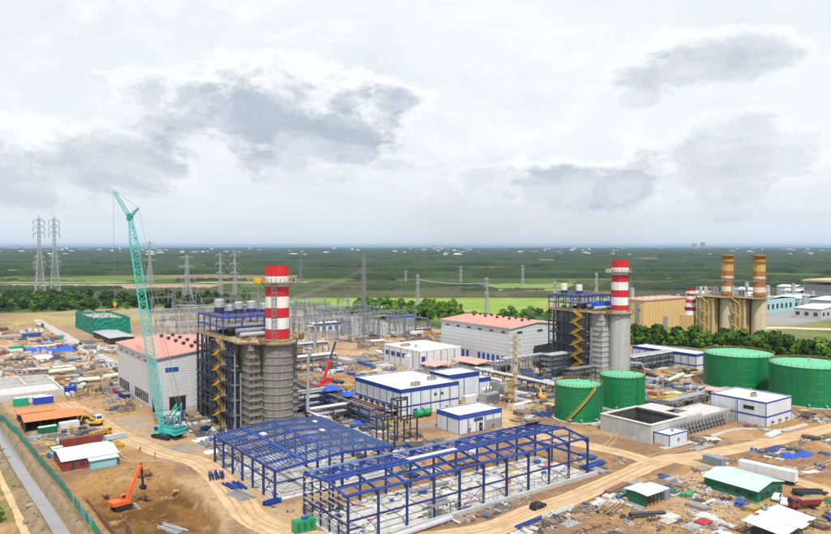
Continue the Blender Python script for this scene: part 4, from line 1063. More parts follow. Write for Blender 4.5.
# ------------------------------------------------------------------ open steel shed with purlins laid
def shed_purlins():
    x0, x1, y0, y1 = 79.0, 116.0, 168.5, 211.5
    t = thing('purlin_shed', 'unfinished blue steel shed with purlins laid and no roof sheets', 'steel frame', (x0, y0, 0))
    W, D = x1-x0, y1-y0
    zr = lambda x: 8.3 + 1.5*(1-abs(x-W*.55)/(W*.55))
    ys = [D*k/6 for k in range(7)]
    MB().box(.5,W,.5,D,-.3,.08).build('floor_slab', 'slab', t)
    for y in ys:
        for x in (0, W*.55, W):
            bar('column', (x,y,-.2), (x,y,zr(x)-.3), .55, .55, 'navy_steel', t)
        bar('rafter', (0,y,zr(0)-.15), (W*.55,y,zr(W*.55)-.15), .35, .7, 'blue_steel', t); bar('rafter', (W*.55,y,zr(W*.55)-.15), (W,y,zr(W)-.15), .35, .7, 'blue_steel', t)
    n = 34
    for k in range(n+1):
        x = W*k/n; bar('purlin', (x,-.5,zr(x)+.32), (x,D+.5,zr(x)+.32), .20, .22, 'purlin', t)
    for k in range(1, 18):          # sag rods across the purlins
        y = D*k/18
        bar('sag_rod', (0,y,zr(0)+.35), (W*.55,y,zr(W*.55)+.35), .09, .09, 'purlin', t); bar('sag_rod', (W*.55,y,zr(W*.55)+.35), (W,y,zr(W)+.35), .09, .09, 'purlin', t)
    for (xa, w) in ((8.2, 1.2), (17.6, 1.1)):      # first blue sheets
        MB().hexa([(xa,0,zr(xa)+.46),(xa+w,0,zr(xa+w)+.46),(xa+w,D,zr(xa+w)+.46),(xa,D,zr(xa)+.46)],[(xa,0,zr(xa)+.52),(xa+w,0,zr(xa+w)+.52),(xa+w,D,zr(xa+w)+.52),(xa,D,zr(xa)+.52)]).build('roof_sheet', 'blue_steel', t)
    for x in (0, W):
        bar('eave_beam', (x,0,zr(x)-.1), (x,D,zr(x)-.1), .35, .6, 'blue_steel', t); bar('tie_beam', (x,0,5.0), (x,D,5.0), .25, .35, 'navy_steel', t)
    for y in (0, D): bar('tie_beam', (0,y,5.0), (W,y,5.0), .25, .35, 'navy_steel', t)
    for k in (0, 3, 5):
        for x in (0, W): bar('cross_brace', (x,ys[k],.3),(x,ys[k+1],7.8),.14,.14,'blue_steel',t); bar('cross_brace', (x,ys[k+1],.3),(x,ys[k],7.8),.14,.14,'blue_steel',t)
        bar('cross_brace', (0,ys[k],zr(0)+.1),(W*.27,ys[k+1],zr(W*.27)+.1),.14,.14,'blue_steel',t); bar('cross_brace', (W,ys[k],zr(W)+.1),(W*.78,ys[k+1],zr(W*.78)+.1),.14,.14,'blue_steel',t)
    for (x,y,s) in ((10,30,1.6),(26,22,1.3),(30,34,1.2)):
        MB().box(x,x+s,y,y+s*1.4,zr(x)+.5,zr(x)+.8).build('sheet_pack', 'white_roof', t)
shed_purlins()
def shed_frames():
    x0, y0 = 80.8, 134.6; n = 10; bay = 8.15; W = n*bay; D = 21.0; he = 10.6; hr = 11.9
    t = thing('portal_frame_shed', 'long bare blue portal frame shed standing on a pale concrete floor', 'steel frame', (x0, y0, 0))
    MB().box(-.5,W+1.5,-1.0,D+1,-.4,.12).build('floor_slab', 'slab', t)
    MB().box(10,W+2.5,-1.9,-1.05,-.4,1.0).build('plinth_wall', 'concrete', t)
    for k in range(n+1):
        x = k*bay
        for y in (0, D): bar('column', (x,y,.1), (x,y,he), .42, .62, 'navy_steel', t)
        for y in (0, D): block('base_plate', x-.6, x+.6, y-.6, y+.6, .1, .35, 'concrete', t)
        bar('rafter', (x,0,he), (x,D*.42,hr), .32, .62, 'blue_steel', t); bar('rafter', (x,D*.42,hr), (x,D,he), .32, .62, 'blue_steel', t)
        hq = MB()
        for (ya, yb) in ((0, 2.2), (D, D-2.2)): hq.hexa([(x-.15,ya,he-1.6),(x+.15,ya,he-1.6),(x+.15,ya,he-.1),(x-.15,ya,he-.1)],[(x-.15,yb,he-.3),(x+.15,yb,he-.3),(x+.15,yb,he+.2),(x-.15,yb,he+.2)])
        hq.build('haunch', 'blue_steel', t)
    for y, z, w, h, m, nm in ((0,he+.35,.45,.55,'blue_steel','eave_beam'),(D,he+.35,.45,.55,'blue_steel','eave_beam'),(D*.42,hr+.3,.5,.5,'blue_steel','ridge_beam'),(D*.62,he+.95,.4,.4,'blue_steel','roof_beam'),
                           (D*.20,he+.85,.3,.3,'blue_steel','roof_beam'),(0,5.2,.3,.42,'navy_steel','side_girt'),(D,5.2,.3,.42,'navy_steel','side_girt'),(D,8.0,.2,.3,'navy_steel','side_girt')):
        for k in range(n): bar(nm, (k*bay,y,z), ((k+1)*bay,y,z), w, h, m, t)
    for k in range(n):      # secondary rafters and roof bracing
        x = (k+.5)*bay; bar('secondary_rafter', (x,D*.42,hr+.1), (x,D,he+.3), .2, .3, 'blue_steel', t); bar('secondary_rafter', (x,0,he+.3), (x,D*.2,he+.8), .2, .3, 'blue_steel', t)
        bar('roof_brace', (k*bay,D*.42,hr), ((k+1)*bay,D,he+.2), .12, .12, 'navy_steel', t); bar('roof_brace', ((k+1)*bay,D*.42,hr), (k*bay,D,he+.2), .12, .12, 'navy_steel', t)
        for q in range(1, 5): yy = D*(.42+.58*q/5); bar('roof_purlin', (k*bay,yy,hr-(hr-he)*q/5+.35), ((k+1)*bay,yy,hr-(hr-he)*q/5+.35), .14, .18, 'blue_steel', t)
        bar('side_girt', (k*bay,D,2.6), ((k+1)*bay,D,2.6), .2, .3, 'navy_steel', t)
    # pale gutter trays along the far eave
    for k in range(6): MB().box(k*bay+.1,(k+1)*bay-.1,D-1.9,D-.4,he+.75,he+.85).build('gutter_tray', 'purlin', t)
    for k in range(3, 5): MB().box(k*bay+.1,(k+1)*bay-.1,D*.5,D*.5+1.6,hr+.2,hr+.3).build('roof_sheet', 'white_roof', t)
    # gable wall framing with silver girts
    for k in range(1, 5): y = D*k/5; bar('gable_post', (0,y,.1), (0,y,he+1.3*(1-abs(y-D*.42)/(D*.6))), .35, .35, 'navy_steel', t)
    for i in range(7):
        z = 2.2 + i*1.32
        for k in range(5): bar('gable_girt', (-.25,D*k/5,z), (-.25,D*(k+1)/5-.15,z), .12, .28, 'silver' if (i+k) % 4 else 'navy_steel', t)
    for k in range(5): y = D*k/5+2; bar('gable_girt', (-.25,y-1.8,3.2), (3.5,y-1.8,3.2), .3, .3, 'navy_steel', t)
    bar('gable_beam', (0,0,4.4), (0,D,4.4), .4, .6, 'blue_steel', t); bar('gable_beam', (W,0,5.2), (W,D,5.2), .4, .6, 'blue_steel', t)
    for y in (D*.33, D*.66): bar('gable_post', (W,y,.1), (W,y,he+.6), .35, .35, 'navy_steel', t)
    for k in (0, 4, 8):
        for y in (0, D): bar('cross_brace', (k*bay,y,.4),((k+1)*bay,y,5.0),.11,.11,'navy_steel',t); bar('cross_brace', ((k+1)*bay,y,.4),(k*bay,y,5.0),.11,.11,'navy_steel',t)
    MB().hexa([(W-5,D+.2,he-1),(W+.4,D+.2,he-1),(W+.4,D+.35,he-1),(W-5,D+.35,he-1)],[(W-5,D-1.2,he+1.2),(W+.4,D-1.6,he+1.2),(W+.4,D-1.45,he+1.25),(W-5,D-1.05,he+1.25)]).build('black_sheet', 'black', t)
    # knee-high scaffold towers and door frame inside the front
    for k in range(12):
        x = 22+k*4.6; sc = MB()
        for dx in (0, 1.6): sc.beam((x+dx,-.6,.1),(x+dx,-.6,3.4),.09); sc.beam((x+dx,1.0,.1),(x+dx,1.0,3.4),.09)
        for z in (1.4, 3.2): sc.beam((x,-.6,z),(x+1.6,-.6,z),.08); sc.beam((x,1.0,z),(x+1.6,1.0,z),.08); sc.beam((x,-.6,z),(x,1.0,z),.08)
        sc.build('trestle', 'galv', t)
    d = MB(); d.beam((23,-.8,0),(23,-.8,3.6),.3); d.beam((29,-.8,0),(29,-.8,3.6),.3); d.beam((23,-.8,3.6),(29,-.8,3.6),.3); d.box(23,29,-.7,2.5,3.7,3.8); d.build('door_frame', 'galv_dark', t)
shed_frames()
def portal(label, x, y, w, h, rz):
    t = thing('steel_portal', label, 'steel frame', (x, y, hz(x, y)), rz)
    for s in (0, w): bar('post', (s,0,-.3), (s,0,h), .45, .45, 'dark_steel', t); bar('post', (s,4,-.3), (s,4,h), .4, .4, 'dark_steel', t); bar('beam', (s,0,h-.2), (s,4,h-.2), .35, .45, 'dark_steel', t)
    for y_ in (0, 4): bar('beam', (0,y_,h-.25), (w,y_,h-.25), .35, .5, 'dark_steel', t)
    bar('beam', (0,0,h*.55), (w,0,h*.55), .25, .3, 'dark_steel', t)
portal('dark steel portal of four posts at the far end of the purlin shed', 127.5, 190, 4.5, 10.5, 0)
portal('dark steel portal standing in front of the royal blue parapet building', 138.0, 193, 5.5, 8.4, 0)
portal('pair of dark posts beside the two storey white building', 150.0, 214, 4.5, 9.5, 0)

# ------------------------------------------------------------------ pipe racks
def pipe_rack(label, x, y, L, w, h, along='X', tiers=2, m='navy_steel', pipes=5, roof=None, seed=1, pm=None):
    t = thing('pipe_rack', label, 'pipe rack', (x, y, 0), 0 if along == 'X' else math.pi/2)
    r = random.Random(seed); n = max(2, int(L/7)); b = L/n
    for k in range(n+1):
        for s in (0, w): bar('column', (k*b,s,-.4), (k*b,s,h), .4, .4, m, t)
        for i in range(tiers): z = h - i*2.4 - .2; bar('cross_beam', (k*b,0,z), (k*b,w,z), .3, .4, m, t)
    for i in range(tiers):
        z = h - i*2.4 - .2
        for s in (0, w): bar('long_beam', (0,s,z), (L,s,z), .3, .45, m, t)
        for q in range(pipes):
            rr = r.uniform(.14,.42); yy = .5+(w-1)*(q+.5)/pipes
            MB().tube([(0,yy,z+.3+rr),(L,yy,z+.3+rr)], rr, 8).build('pipe', pm or r.choice(('pipe_grey','silver','pipe_white','galv_dark','rusty_steel')), t, smooth=True)
    bq = MB()
    for k in range(0, n, 2):
        for s in (0, w): bq.beam((k*b,s,0),((k+1)*b,s,h-.4),.16)
    bq.build('brace', m, t)
    if roof: MB().box(-.5,L+.5,-.6,w+.6,h+1.2,h+1.45).build('cover', roof, t)
    return t
pipe_rack('navy pipe rack running from the boiler house to the purlin shed', 147, 218, 96, 7, 6.4, 'Y', 3, 'navy_steel', 5, None, 3)
pipe_rack('dark cross rack at the foot of the nearer boiler house', 124, 252, 22, 6, 7.5, 'X', 3, 'navy_steel', 5, None, 4)
pipe_rack('dark steel rack joining the nearer boiler house, second from the shed', 124, 232, 18, 5, 5.5, 'X', 2, 'dark_steel', 4, None, 14)
pipe_rack('grey covered rack behind the red crane boom', 150, 334, 44, 6, 7.0, 'X', 2, 'galv_dark', 4, 'concrete_pale', 5)
pipe_rack('grey roofed rack at the edge of the switchyard', 152, 372, 58, 7, 8.0, 'X', 1, 'galv_dark', 4, 'galv', 6)
pipe_rack('grey rack along the gable of the pale hall', 252, 262, 42, 5, 8.5, 'X', 2, 'galv_dark', 5, None, 7, 'pipe_grey')
pipe_rack('rack with a thick white pipe leading to the small tanks', 238, 206, 62, 4, 5.0, 'Y', 1, 'dark_steel', 3, None, 8, 'pipe_white')
pipe_rack('dark pipe rack beyond the farther striped chimney', 306, 224, 38, 8, 9.0, 'X', 3, 'dark_steel', 6, None, 9)
pipe_rack('low grey rack behind the concrete basin', 252, 166, 46, 5, 3.6, 'X', 1, 'galv_dark', 6, None, 10)
pipe_rack('dark rack between the pale hall and the farther boiler house', 262, 240, 18, 8, 12.0, 'X', 4, 'dark_steel', 5, None, 11, 'pipe_grey')
pipe_rack('grey rack under the feet of the farther boiler house', 262, 226, 16, 7, 7.0, 'X', 2, 'dark_steel', 5, None, 12, 'galv_dark')

# hoist mast with yellow platforms
t = thing('hoist_mast', 'slender pale mast with yellow landing platforms between the white buildings', 'mast', (213.4, 216.6, 0))
m_ = MB()
for (sx, sy) in ((-1,-1),(1,-1),(1,1),(-1,1)): m_.beam((sx*.55,sy*.55,-.3),(sx*.45,sy*.45,28.6),.22)
for k in range(18):
    z = k*1.58
    for a, b in (((-1,-1),(1,-1)),((1,-1),(1,1)),((1,1),(-1,1)),((-1,1),(-1,-1))):
        m_.beam((a[0]*.5,a[1]*.5,z),(b[0]*.5,b[1]*.5,z+1.58),.1); m_.beam((a[0]*.5,a[1]*.5,z),(b[0]*.5,b[1]*.5,z),.1)
m_.build('lattice_mast', 'white_wall', t)
for z in (8,12.5,17.5,20.5,23.5,26.2,28.3):
    w = 1.5 if z < 27 else 1.0
    p = MB().box(-w,w,-w,w,z,z+.2).build('platform', 'yellow_rail', t); q = MB(); q.rail([(-w,-w,z+.2),(w,-w,z+.2),(w,w,z+.2),(-w,w,z+.2),(-w,-w,z+.2)], 1.0, 1.5, .1); q.build('railing', 'yellow_rail', p)
st = MB()
for k in range(4):
    z = k*2.6
    for (sx, sy) in ((-5,-1.4),(-2.4,-1.4),(-2.4,1.4),(-5,1.4)): st.beam((sx,sy,z-.3),(sx,sy,z+2.6),.2)
    st.beam((-5,-1,z),(-2.4,-1,z+2.6),.4); st.box(-5,-2.4,-1.4,1.4,z+2.5,z+2.6)
st.build('stair_scaffold', 'yellow_rail', t)

# ------------------------------------------------------------------ lattice members
def lattice(mb, p, q, w0, w1, n, t=.16, tip0=None, tip1=None):
    p = Vector(p); q = Vector(q); d = (q-p).normalized(); up = Vector((0,0,1)) if abs(d.z) < .9 else Vector((0.3,1,0)).normalized()
    a = d.cross(up).normalized(); b = a.cross(d).normalized()
    def corner(u, i):
        w = w0+(w1-w0)*u
        if tip0 is not None and u < .12: w = tip0+(w-tip0)*u/.12
        if tip1 is not None and u > .88: w = tip1+(w-tip1)*(1-u)/.12
        s = ((-1,-1),(1,-1),(1,1),(-1,1))[i]; return p.lerp(q, u) + a*s[0]*w/2 + b*s[1]*w/2
    for k in range(n):
        u, v = k/n, (k+1)/n
        for i in range(4):
            mb.beam(corner(u,i), corner(v,i), t*1.35)
            j = (i+1) % 4
            if k % 2: mb.beam(corner(u,i), corner(v,j), t*.75)
            else: mb.beam(corner(u,j), corner(v,i), t*.75)
            if k % 2 == 0: mb.beam(corner(u,i), corner(u,j), t*.7)
# teal crawler crane with luffing jib
def crawler_crane():
    t = thing('crawler_crane', 'tall teal crawler crane with lattice boom and jib beside the grey hall', 'crane', (75.9, 249.2, hz(75.9,249.2)))
    yaw = R(24)
    def rot(x, y, z): return (x*math.cos(yaw)-y*math.sin(yaw), x*math.sin(yaw)+y*math.cos(yaw), z)
    for s in (-1, 1):
        tr = MB(); prof = [(-4.3,.55),(-3.8,.05),(3.8,.05),(4.3,.55),(4.2,1.1),(3.7,1.35),(-3.7,1.35),(-4.2,1.1)]
        n = len(prof); vs = [rot(s*2.7-.6,y,z) for y,z in prof]+[rot(s*2.7+.6,y,z) for y,z in prof]
        tr._add(vs, [(i,(i+1)%n,n+(i+1)%n,n+i) for i in range(n)]+[tuple(range(n)),tuple(range(2*n-1,n-1,-1))]); tr.build('crawler_track', 'black', t)
    def rbox(name, x0,x1,y0,y1,z0,z1,m, par=t):
        o = MB().box(x0,x1,y0,y1,z0,z1).build(name, m, par); o.rotation_euler[2] = yaw; return o
    rbox('car_body', -2.2,2.2,-1.8,1.8,.5,1.5,'teal_dark'); MB().cyl(0,0,1.5,1.85,1.5,n=20).build('slew_ring', 'black', t)
    rbox('machine_house', -1.7,1.7,-5.2,2.4,1.85,3.7,'teal'); rbox('house_roof', -1.4,1.4,-4.8,0,3.7,4.15,'teal_dark')
    c = rbox('operator_cab', -3.0,-1.75,.6,3.2,1.9,4.4,'teal')
    MB().box(-2.85,-1.9,3.21,3.25,2.6,4.1).build('cab_window', 'glass', c); MB().box(-3.04,-3.005,.9,2.9,2.8,4.1).build('cab_window', 'glass', c)
    for k in range(4): rbox('counterweight', -2.5,2.5,-6.9,-5.25,1.9+k*.7,2.55+k*.7,'teal_dark' if k % 2 else 'teal')
    foot = Vector(rot(0,2.3,2.2)); kn = Vector((68-75.9, 263.3-249.2, 77.4)); tip = Vector((69.1-75.9, 291-249.2, 88.8))
    b = MB(); lattice(b, foot, kn, 2.7, 2.5, 40, .24, .6, .9); b.build('lattice_boom', 'teal', t)
    j = MB(); lattice(j, kn, tip, 1.25, .8, 20, .15, .6, .3); j.build('luffing_jib', 'teal_pale', t)
    bk = kn + (kn-tip).normalized()*2 + Vector((2.2,-1.5,4.0)); s1 = MB(); lattice(s1, kn, bk, .7, .4, 5, .14); s1.build('jib_strut', 'teal_pale', t)
    MB().box(-.9,.9,-.9,.9,-1.2,1.2).build('boom_head', 'teal_dark', t, loc=kn)
    ma = Vector(rot(0,-6.2,12.5)); mm = MB()
    for s in (-1, 1):
        mm.beam(rot(s*1.2,1.4,3.6), ma + Vector((s*.9,0,0)), .4); mm.beam(rot(s*1.2,-4.8,3.6), ma + Vector((s*.9,0,0)), .3)
    for k in range(4): u = k/4; mm.beam(Vector(rot(-1.2,1.4,3.6)).lerp(ma-Vector((.9,0,0)),u), Vector(rot(1.2,1.4,3.6)).lerp(ma+Vector((.9,0,0)),u), .2)
    mm.build('gantry_mast', 'teal', t)
    w = MB()
    for s in (-.7, .7): w.beam(ma + Vector((s,0,0)), kn + Vector((s*.6,0,1)), .10)
    w.beam(kn+Vector((0,0,1.5)), bk, .08); w.beam(bk, tip, .08); w.beam(ma, bk, .08)
    w.build('pendant_line', 'galv_dark', t)
    hk = MB(); hk.beam(tip, tip-Vector((0,0,44)), .09); hk.build('hoist_rope', 'galv_dark', t)
    h2 = MB(); h2.box(-.5,.5,-.3,.3,-1.2,.4); h2.tube([(0,0,-1.2),(0,0,-1.9),(.3,0,-2.3),(.55,0,-2.0)], .14, 6); h2.build('hook_block', 'yellow_paint', t, loc=tip-Vector((0,0,44)))
crawler_crane()
# orange excavator in the pit
def excavator(label, x, y, rz, s=1.0, m='orange_paint', arm='up', group=None):
    t = thing('excavator', label, 'excavator', (x, y, hz(x, y)+.05), rz, group); t.scale = (s,)*3
    for sy in (-1, 1):
        MB().prism([(-2.2,.5),(-1.8,.03),(1.8,.03),(2.2,.5),(2.1,.9),(1.8,1.05),(-1.8,1.05),(-2.1,.9)], sy*1.25-.35, sy*1.25+.35).build('crawler_track', 'tyre', t)
    MB().cyl(0,0,.7,1.2,.9,n=16).build('slew_ring', 'black', t)
    MB().prism([(-2.6,1.2),(1.6,1.2),(1.6,1.9),(.6,2.1),(-2.3,2.3),(-2.7,1.9)], -1.45, 1.45).build('upper_body', m, t)
    MB().box(-2.75,-2.0,-1.5,1.5,1.25,2.15).build('counterweight', m, t)
    c = MB().prism([(.1,2.0),(1.7,1.5),(1.75,2.2),(1.3,3.1),(.1,3.15)], .35, 1.4).build('cab', m, t)
    MB().prism([(.3,2.25),(1.6,2.0),(1.62,2.25),(1.25,3.0),(.3,3.0)], 1.4, 1.43).build('cab_window', 'glass', c); MB().prism([(.3,2.25),(1.6,2.0),(1.62,2.25),(1.25,3.0),(.3,3.0)], .32, .35).build('cab_window', 'glass', c)
    if arm == 'up':
        pts = [(1.2,1.7),(2.4,4.6),(5.2,10.0)]; tipp = (5.6,4.6)
    else:
        pts = [(1.2,1.7),(3.0,4.4),(5.6,4.4)]; tipp = (6.4,1.6)
    b = MB(); 
    for (p, q), w in zip(zip(pts, pts[1:]), (.85,.65)): b.beam((p[0],-.2,p[1]),(q[0],-.2,q[1]),.55,w)
    b.build('boom', m, t)
    MB().beam((pts[-1][0]-.1,-.2,pts[-1][1]+.3),(tipp[0],-.2,tipp[1]),.4,.5).build('dipper_arm', 'black' if arm == 'up' else m, t)
    MB().beam((1.5,-.2,1.5),(pts[1][0]+.3,-.2,pts[1][1]-.3),.28).build('hydraulic_ram', 'silver', t)
    MB().prism([(tipp[0]-.2,tipp[1]+.1),(tipp[0]+.7,tipp[1]-.2),(tipp[0]+.5,tipp[1]-1.3),(tipp[0]-.5,tipp[1]-1.1),(tipp[0]-.9,tipp[1]-.5)], -.85, .45).build('bucket', 'black', t)
    return t
excavator('bright orange excavator with raised long boom in the earth pit', 47.6, 196.0, R(12), 1.06)
excavator('small yellow excavator parked on the lane beside the orange roofed shed', 59.5, 281, R(140), .9, 'yellow_paint', 'low')
excavator('yellow excavator among pipes between the hoist mast and tanks', 226, 213, R(60), .95, 'yellow_paint', 'low')
# red mobile crane
t = thing('mobile_crane', 'mobile crane with raised red telescopic boom behind the navy pipe rack', 'crane', (165, 296, 0), R(35))
MB().box(-6,5.5,-1.3,1.3,.9,1.8).build('chassis', 'red_paint', t); MB().prism([(4.2,.9),(6.9,.9),(6.9,2.0),(6.4,3.0),(4.2,3.0)], -1.25, 1.25).build('cab', 'red_paint', t)
for k in range(4):
    for s in (-1.2, 1.2): MB().tube([(-4.6+k*2.9,s-.25,.6),(-4.6+k*2.9,s+.25,.6)], .6, 14).build('wheel', 'tyre', t)
MB().box(-3.5,.5,-1.2,1.2,1.8,3.2).build('turntable', 'red_paint', t)
tip = Vector((20.2*0+7.5*math.cos(R(-36)), 0, 20.5)); tip = Vector((5.5, -3.0, 20.5))
MB().beam((-2,0,2.6), Vector((-2,0,2.6)).lerp(tip,.55), 1.0, 1.1).build('boom_base', 'red_paint', t); MB().beam(Vector((-2,0,2.6)).lerp(tip,.5), tip, .65, .7).build('boom_extension', 'dark_steel', t)
MB().beam((0,0,2.0), Vector((-2,0,2.6)).lerp(tip,.32), .4).build('luffing_ram', 'silver', t)
MB().beam(tip, tip-Vector((0,0,10)), .08).build('hoist_rope', 'black', t)

# ------------------------------------------------------------------ transmission towers
def make_pylon(label, loc, H, rz, style=0, m='galv', wscale=1.0, arms=3, group='transmission towers', thick=1.0):
    t = thing('transmission_tower', label, 'pylon', (loc[0], loc[1], hz(*loc) if max(loc) < 480 else 0), rz, group)
    w0, w1 = H*.15*wscale, H*.028*wscale+.3; zt = H*.58; tk = max(.2, H*.0052)*thick
    b = MB(); n = 9
    def w(z): return w0+(w1*1.3-w0)*(z/zt) if z < zt else w1*1.3+(w1*.7-w1*1.3)*(z-zt)/(H-zt)
    zs = [zt*(1-(1-k/n)**1.25) for k in range(n+1)] + [zt+(H-zt)*(k+1)/8 for k in range(8)]
    cs = ((-1,-1),(1,-1),(1,1),(-1,1))
    for z0, z1 in zip(zs, zs[1:]):
        for i in range(4):
            c, d = cs[i], cs[(i+1)%4]
            b.beam((c[0]*w(z0)/2,c[1]*w(z0)/2,z0),(c[0]*w(z1)/2,c[1]*w(z1)/2,z1),tk*1.3)
            b.beam((c[0]*w(z0)/2,c[1]*w(z0)/2,z0),(d[0]*w(z1)/2,d[1]*w(z1)/2,z1),tk*.7); b.beam((d[0]*w(z0)/2,d[1]*w(z0)/2,z0),(c[0]*w(z1)/2,c[1]*w(z1)/2,z1),tk*.7)
            b.beam((c[0]*w(z1)/2,c[1]*w(z1)/2,z1),(d[0]*w(z1)/2,d[1]*w(z1)/2,z1),tk*.7)
    b.build('lattice_body', m, t)
    for k in range(arms):
        z = (zt + (H*.96-zt)*k/max(1, arms-1)) if H < 90 else H*(.36,.43,.50,.80,.88,.96)[k]
        al = H*(.15 if k != 1 else .18)*(.42 if H > 90 else 1)
        for s in (-1, 1):
            a = MB(); tipv = Vector((s*al,0,z+.2)); ww = w(z)/2
            for q in (-1, 1):
                a.beam((s*ww,q*ww,z-.3),tipv,tk); a.beam((s*ww,q*ww,z+H*.035),tipv,tk)
                for u in (.33,.66): a.beam(Vector((s*ww,q*ww,z-.3)).lerp(tipv,u), Vector((s*ww,q*ww,z+H*.035)).lerp(tipv,u), tk*.6)
            o = a.build('crossarm', m, t)
            MB().tube([tipv, tipv-Vector((0,0,H*.055))], tk*.9, 6).build('insulator', 'galv_dark', o)
    pk = MB(); pk.beam((-w1*.3,0,H),(0,0,H*1.03),tk); pk.beam((w1*.3,0,H),(0,0,H*1.03),tk); pk.build('earth_wire_peak', m, t)
    return t
P_ = [('very tall pale lattice pylon, outer of the pair on the horizon', (153.5,1037), 104, 0, .8, 6), ('very tall pale lattice pylon, inner of the pair on the horizon', (176.3,1067), 105, 0, .8, 6),
      ('dense dark lattice tower rising from the near edge of the switchyard', (246,389), 60, .3, .7, 0), ('grey pylon with three arms in the bushes behind the yard', (427,573), 38, .6, 1.0, 3),
      ('grey pylon right behind the salmon roof of the pale hall', (462,508), 36, .4, 1.0, 3), ('slim twin pylon behind the nearer chimney, first of two', (322,838), 58, .5, .6, 3), ('slim twin pylon behind the nearer chimney, second of two', (338,832), 58, .5, .6, 3),
      ('wide grey pylon above the left end of the switchyard', (267,797), 56, .2, 1.3, 3), ('faint pylon just beside the teal crane boom', (353,1244), 74, .2, .8, 3),
      ('faint far pylon between the chimney and the dark lattice tower', (520,1010), 56, .2, .7, 3), ('small far pylon beyond the meadow, first from the chimney', (760,900), 33, .1, 1.0, 3), ('small far pylon beyond the meadow, second from the chimney', (870,865), 34, .1, 1.0, 3),
      ('small far pylon in the fields, farthest one', (690,960), 26, .1, 1.0, 3), ('squat grey pylon between the striped chimney and the yellow building', (560,455), 40, .5, 1.4, 3), ('small pylon rising behind the farther boiler house', (440,400), 37, .5, 1.0, 3)]
for l, loc, H, rz, ws, arms in P_: make_pylon(l, loc, H, rz, 0, 'galv_dark' if 'dark' in l else 'galv', ws, arms, thick=(.85 if 'dark' in l else 1.15 if H < 60 else .9))
def wires(label, a, b, sag, n=3, off=6.0, r=.10):
    t = thing('power_line', label, 'power line', (a[0], a[1], 0), group='overhead lines')
    A = Vector(a); B = Vector(b); d = B-A; s = Vector((d.y,-d.x,0)).normalized()
    for k in range(n):
        o = s*off*(k-(n-1)/2); pts = []
        for i in range(17):
            u = i/16; p = A.lerp(B,u)+o; p.z -= sag*4*u*(1-u); pts.append(p-Vector((a[0],a[1],0)))
        MB().tube(pts, r, 4).build('wire', 'silver', t)
    return t
wires('wires dipping from the slim twin pylons into the switchyard', (330,835,50), (262,560,16), 6, 3, 6, .07)
wires('wires from the pylon behind the salmon roof down to the pale hall', (462,508,30), (350,300,14), 5, 3, 4, .09)
wires('wires between the bush pylon and the pylon behind the salmon roof', (427,573,33), (462,508,31), 2, 3, 5, .10)
wires('wires from the dark lattice tower toward the chimney', (247,387,52), (215,520,18), 4, 3, 4, .07)
wires('wires strung low over the near switchyard bays', (150,470,15), (330,470,15), 2.5, 4, 5, .07)
wires('wires strung low over the middle switchyard bays', (165,540,15), (340,540,15), 2.5, 4, 5, .07)
wires('wires strung low over the far switchyard bays', (200,620,15), (345,620,15), 2.5, 4, 5, .08)
wires('long wires leaving the wide pylon across the switchyard', (267,797,34), (180,500,15), 8, 3, 7, .08)

# ------------------------------------------------------------------ switchyard
def make_gantry():
    t = thing('switchyard_gantry', 'g', 'gantry')
    for s in (-1, 1): m = MB(); lattice(m, (s*9,0,-.3), (s*9,0,15), 1.5, .9, 8, .17); m.build('lattice_post', 'galv_mid', t)
    m = MB(); lattice(m, (-9.4,0,14.2), (9.4,0,14.2), 1.0, 1.0, 9, .15); m.build('lattice_beam', 'galv_mid', t)
    for k in range(3): MB().tube([(-5+k*5,0,13.6),(-5+k*5,0,11.0)], .16, 6).build('insulator', 'galv_dark', t)
    for s in (-1, 1): MB().tube([(s*9,0,15),(s*9,0,19)], .1, 5).build('spike', 'galv', t)
    return t
def make_switch():
    t = thing('disconnector', 'd', 'switchgear')
    for k in range(3):
        x = -3+k*3; bar('support', (x,0,-.2), (x,0,2.6), .3, .3, 'galv_mid', t)
        o = MB(); o.lathe([(.2,2.6),(.28,3.0),(.17,3.2),(.28,3.6),(.17,3.8),(.28,4.3),(.17,4.5),(.26,5.0),(.1,5.6)], 8, x, 0); o.build('insulator', 'galv_mid', t)
    bar('base_beam', (-3.6,0,2.55), (3.6,0,2.55), .3, .25, 'galv', t); bar('contact_arm', (-3,0,5.7), (3,0,5.7), .16, .16, 'silver', t)
    return t
g0 = make_gantry(); s0 = make_switch(); rs = random.Random(9); first = True
def in_yard(x, y):
    f = x*HX+y*HY; w = (x*HY-y*HX)/f
    return 470 < f < 760 and -.36 < w < .03 and x > 135 and x < 350
ng = 0
for xi in range(10):
    for yi in range(13):
        x = 140+xi*23 + (6 if yi % 2 else 0); y = 430+yi*26
        if not in_yard(x, y) or rs.random() < .22: continue
        dup(g0, (x, y, hz(x, y)), 0 if yi % 3 else math.pi/2, 'grey lattice gantry with hanging insulators in the busy switchyard', rs.uniform(.85,1.15), 'switchyard gantries'); ng += 1
ns = 0
for k in range(700):
    x = rs.uniform(135,350); y = rs.uniform(415,760)
    if not in_yard(x, y) or ns > 210: continue
    dup(s0, (x, y, hz(x, y)), 0 if rs.random() < .6 else math.pi/2, 'low grey switch with three pale insulators in the switchyard', rs.uniform(.9,1.25), 'switchyard disconnectors'); ns += 1
for p in (g0, s0):
    for c in list(p.children): bpy.data.objects.remove(c)
    bpy.data.objects.remove(p)
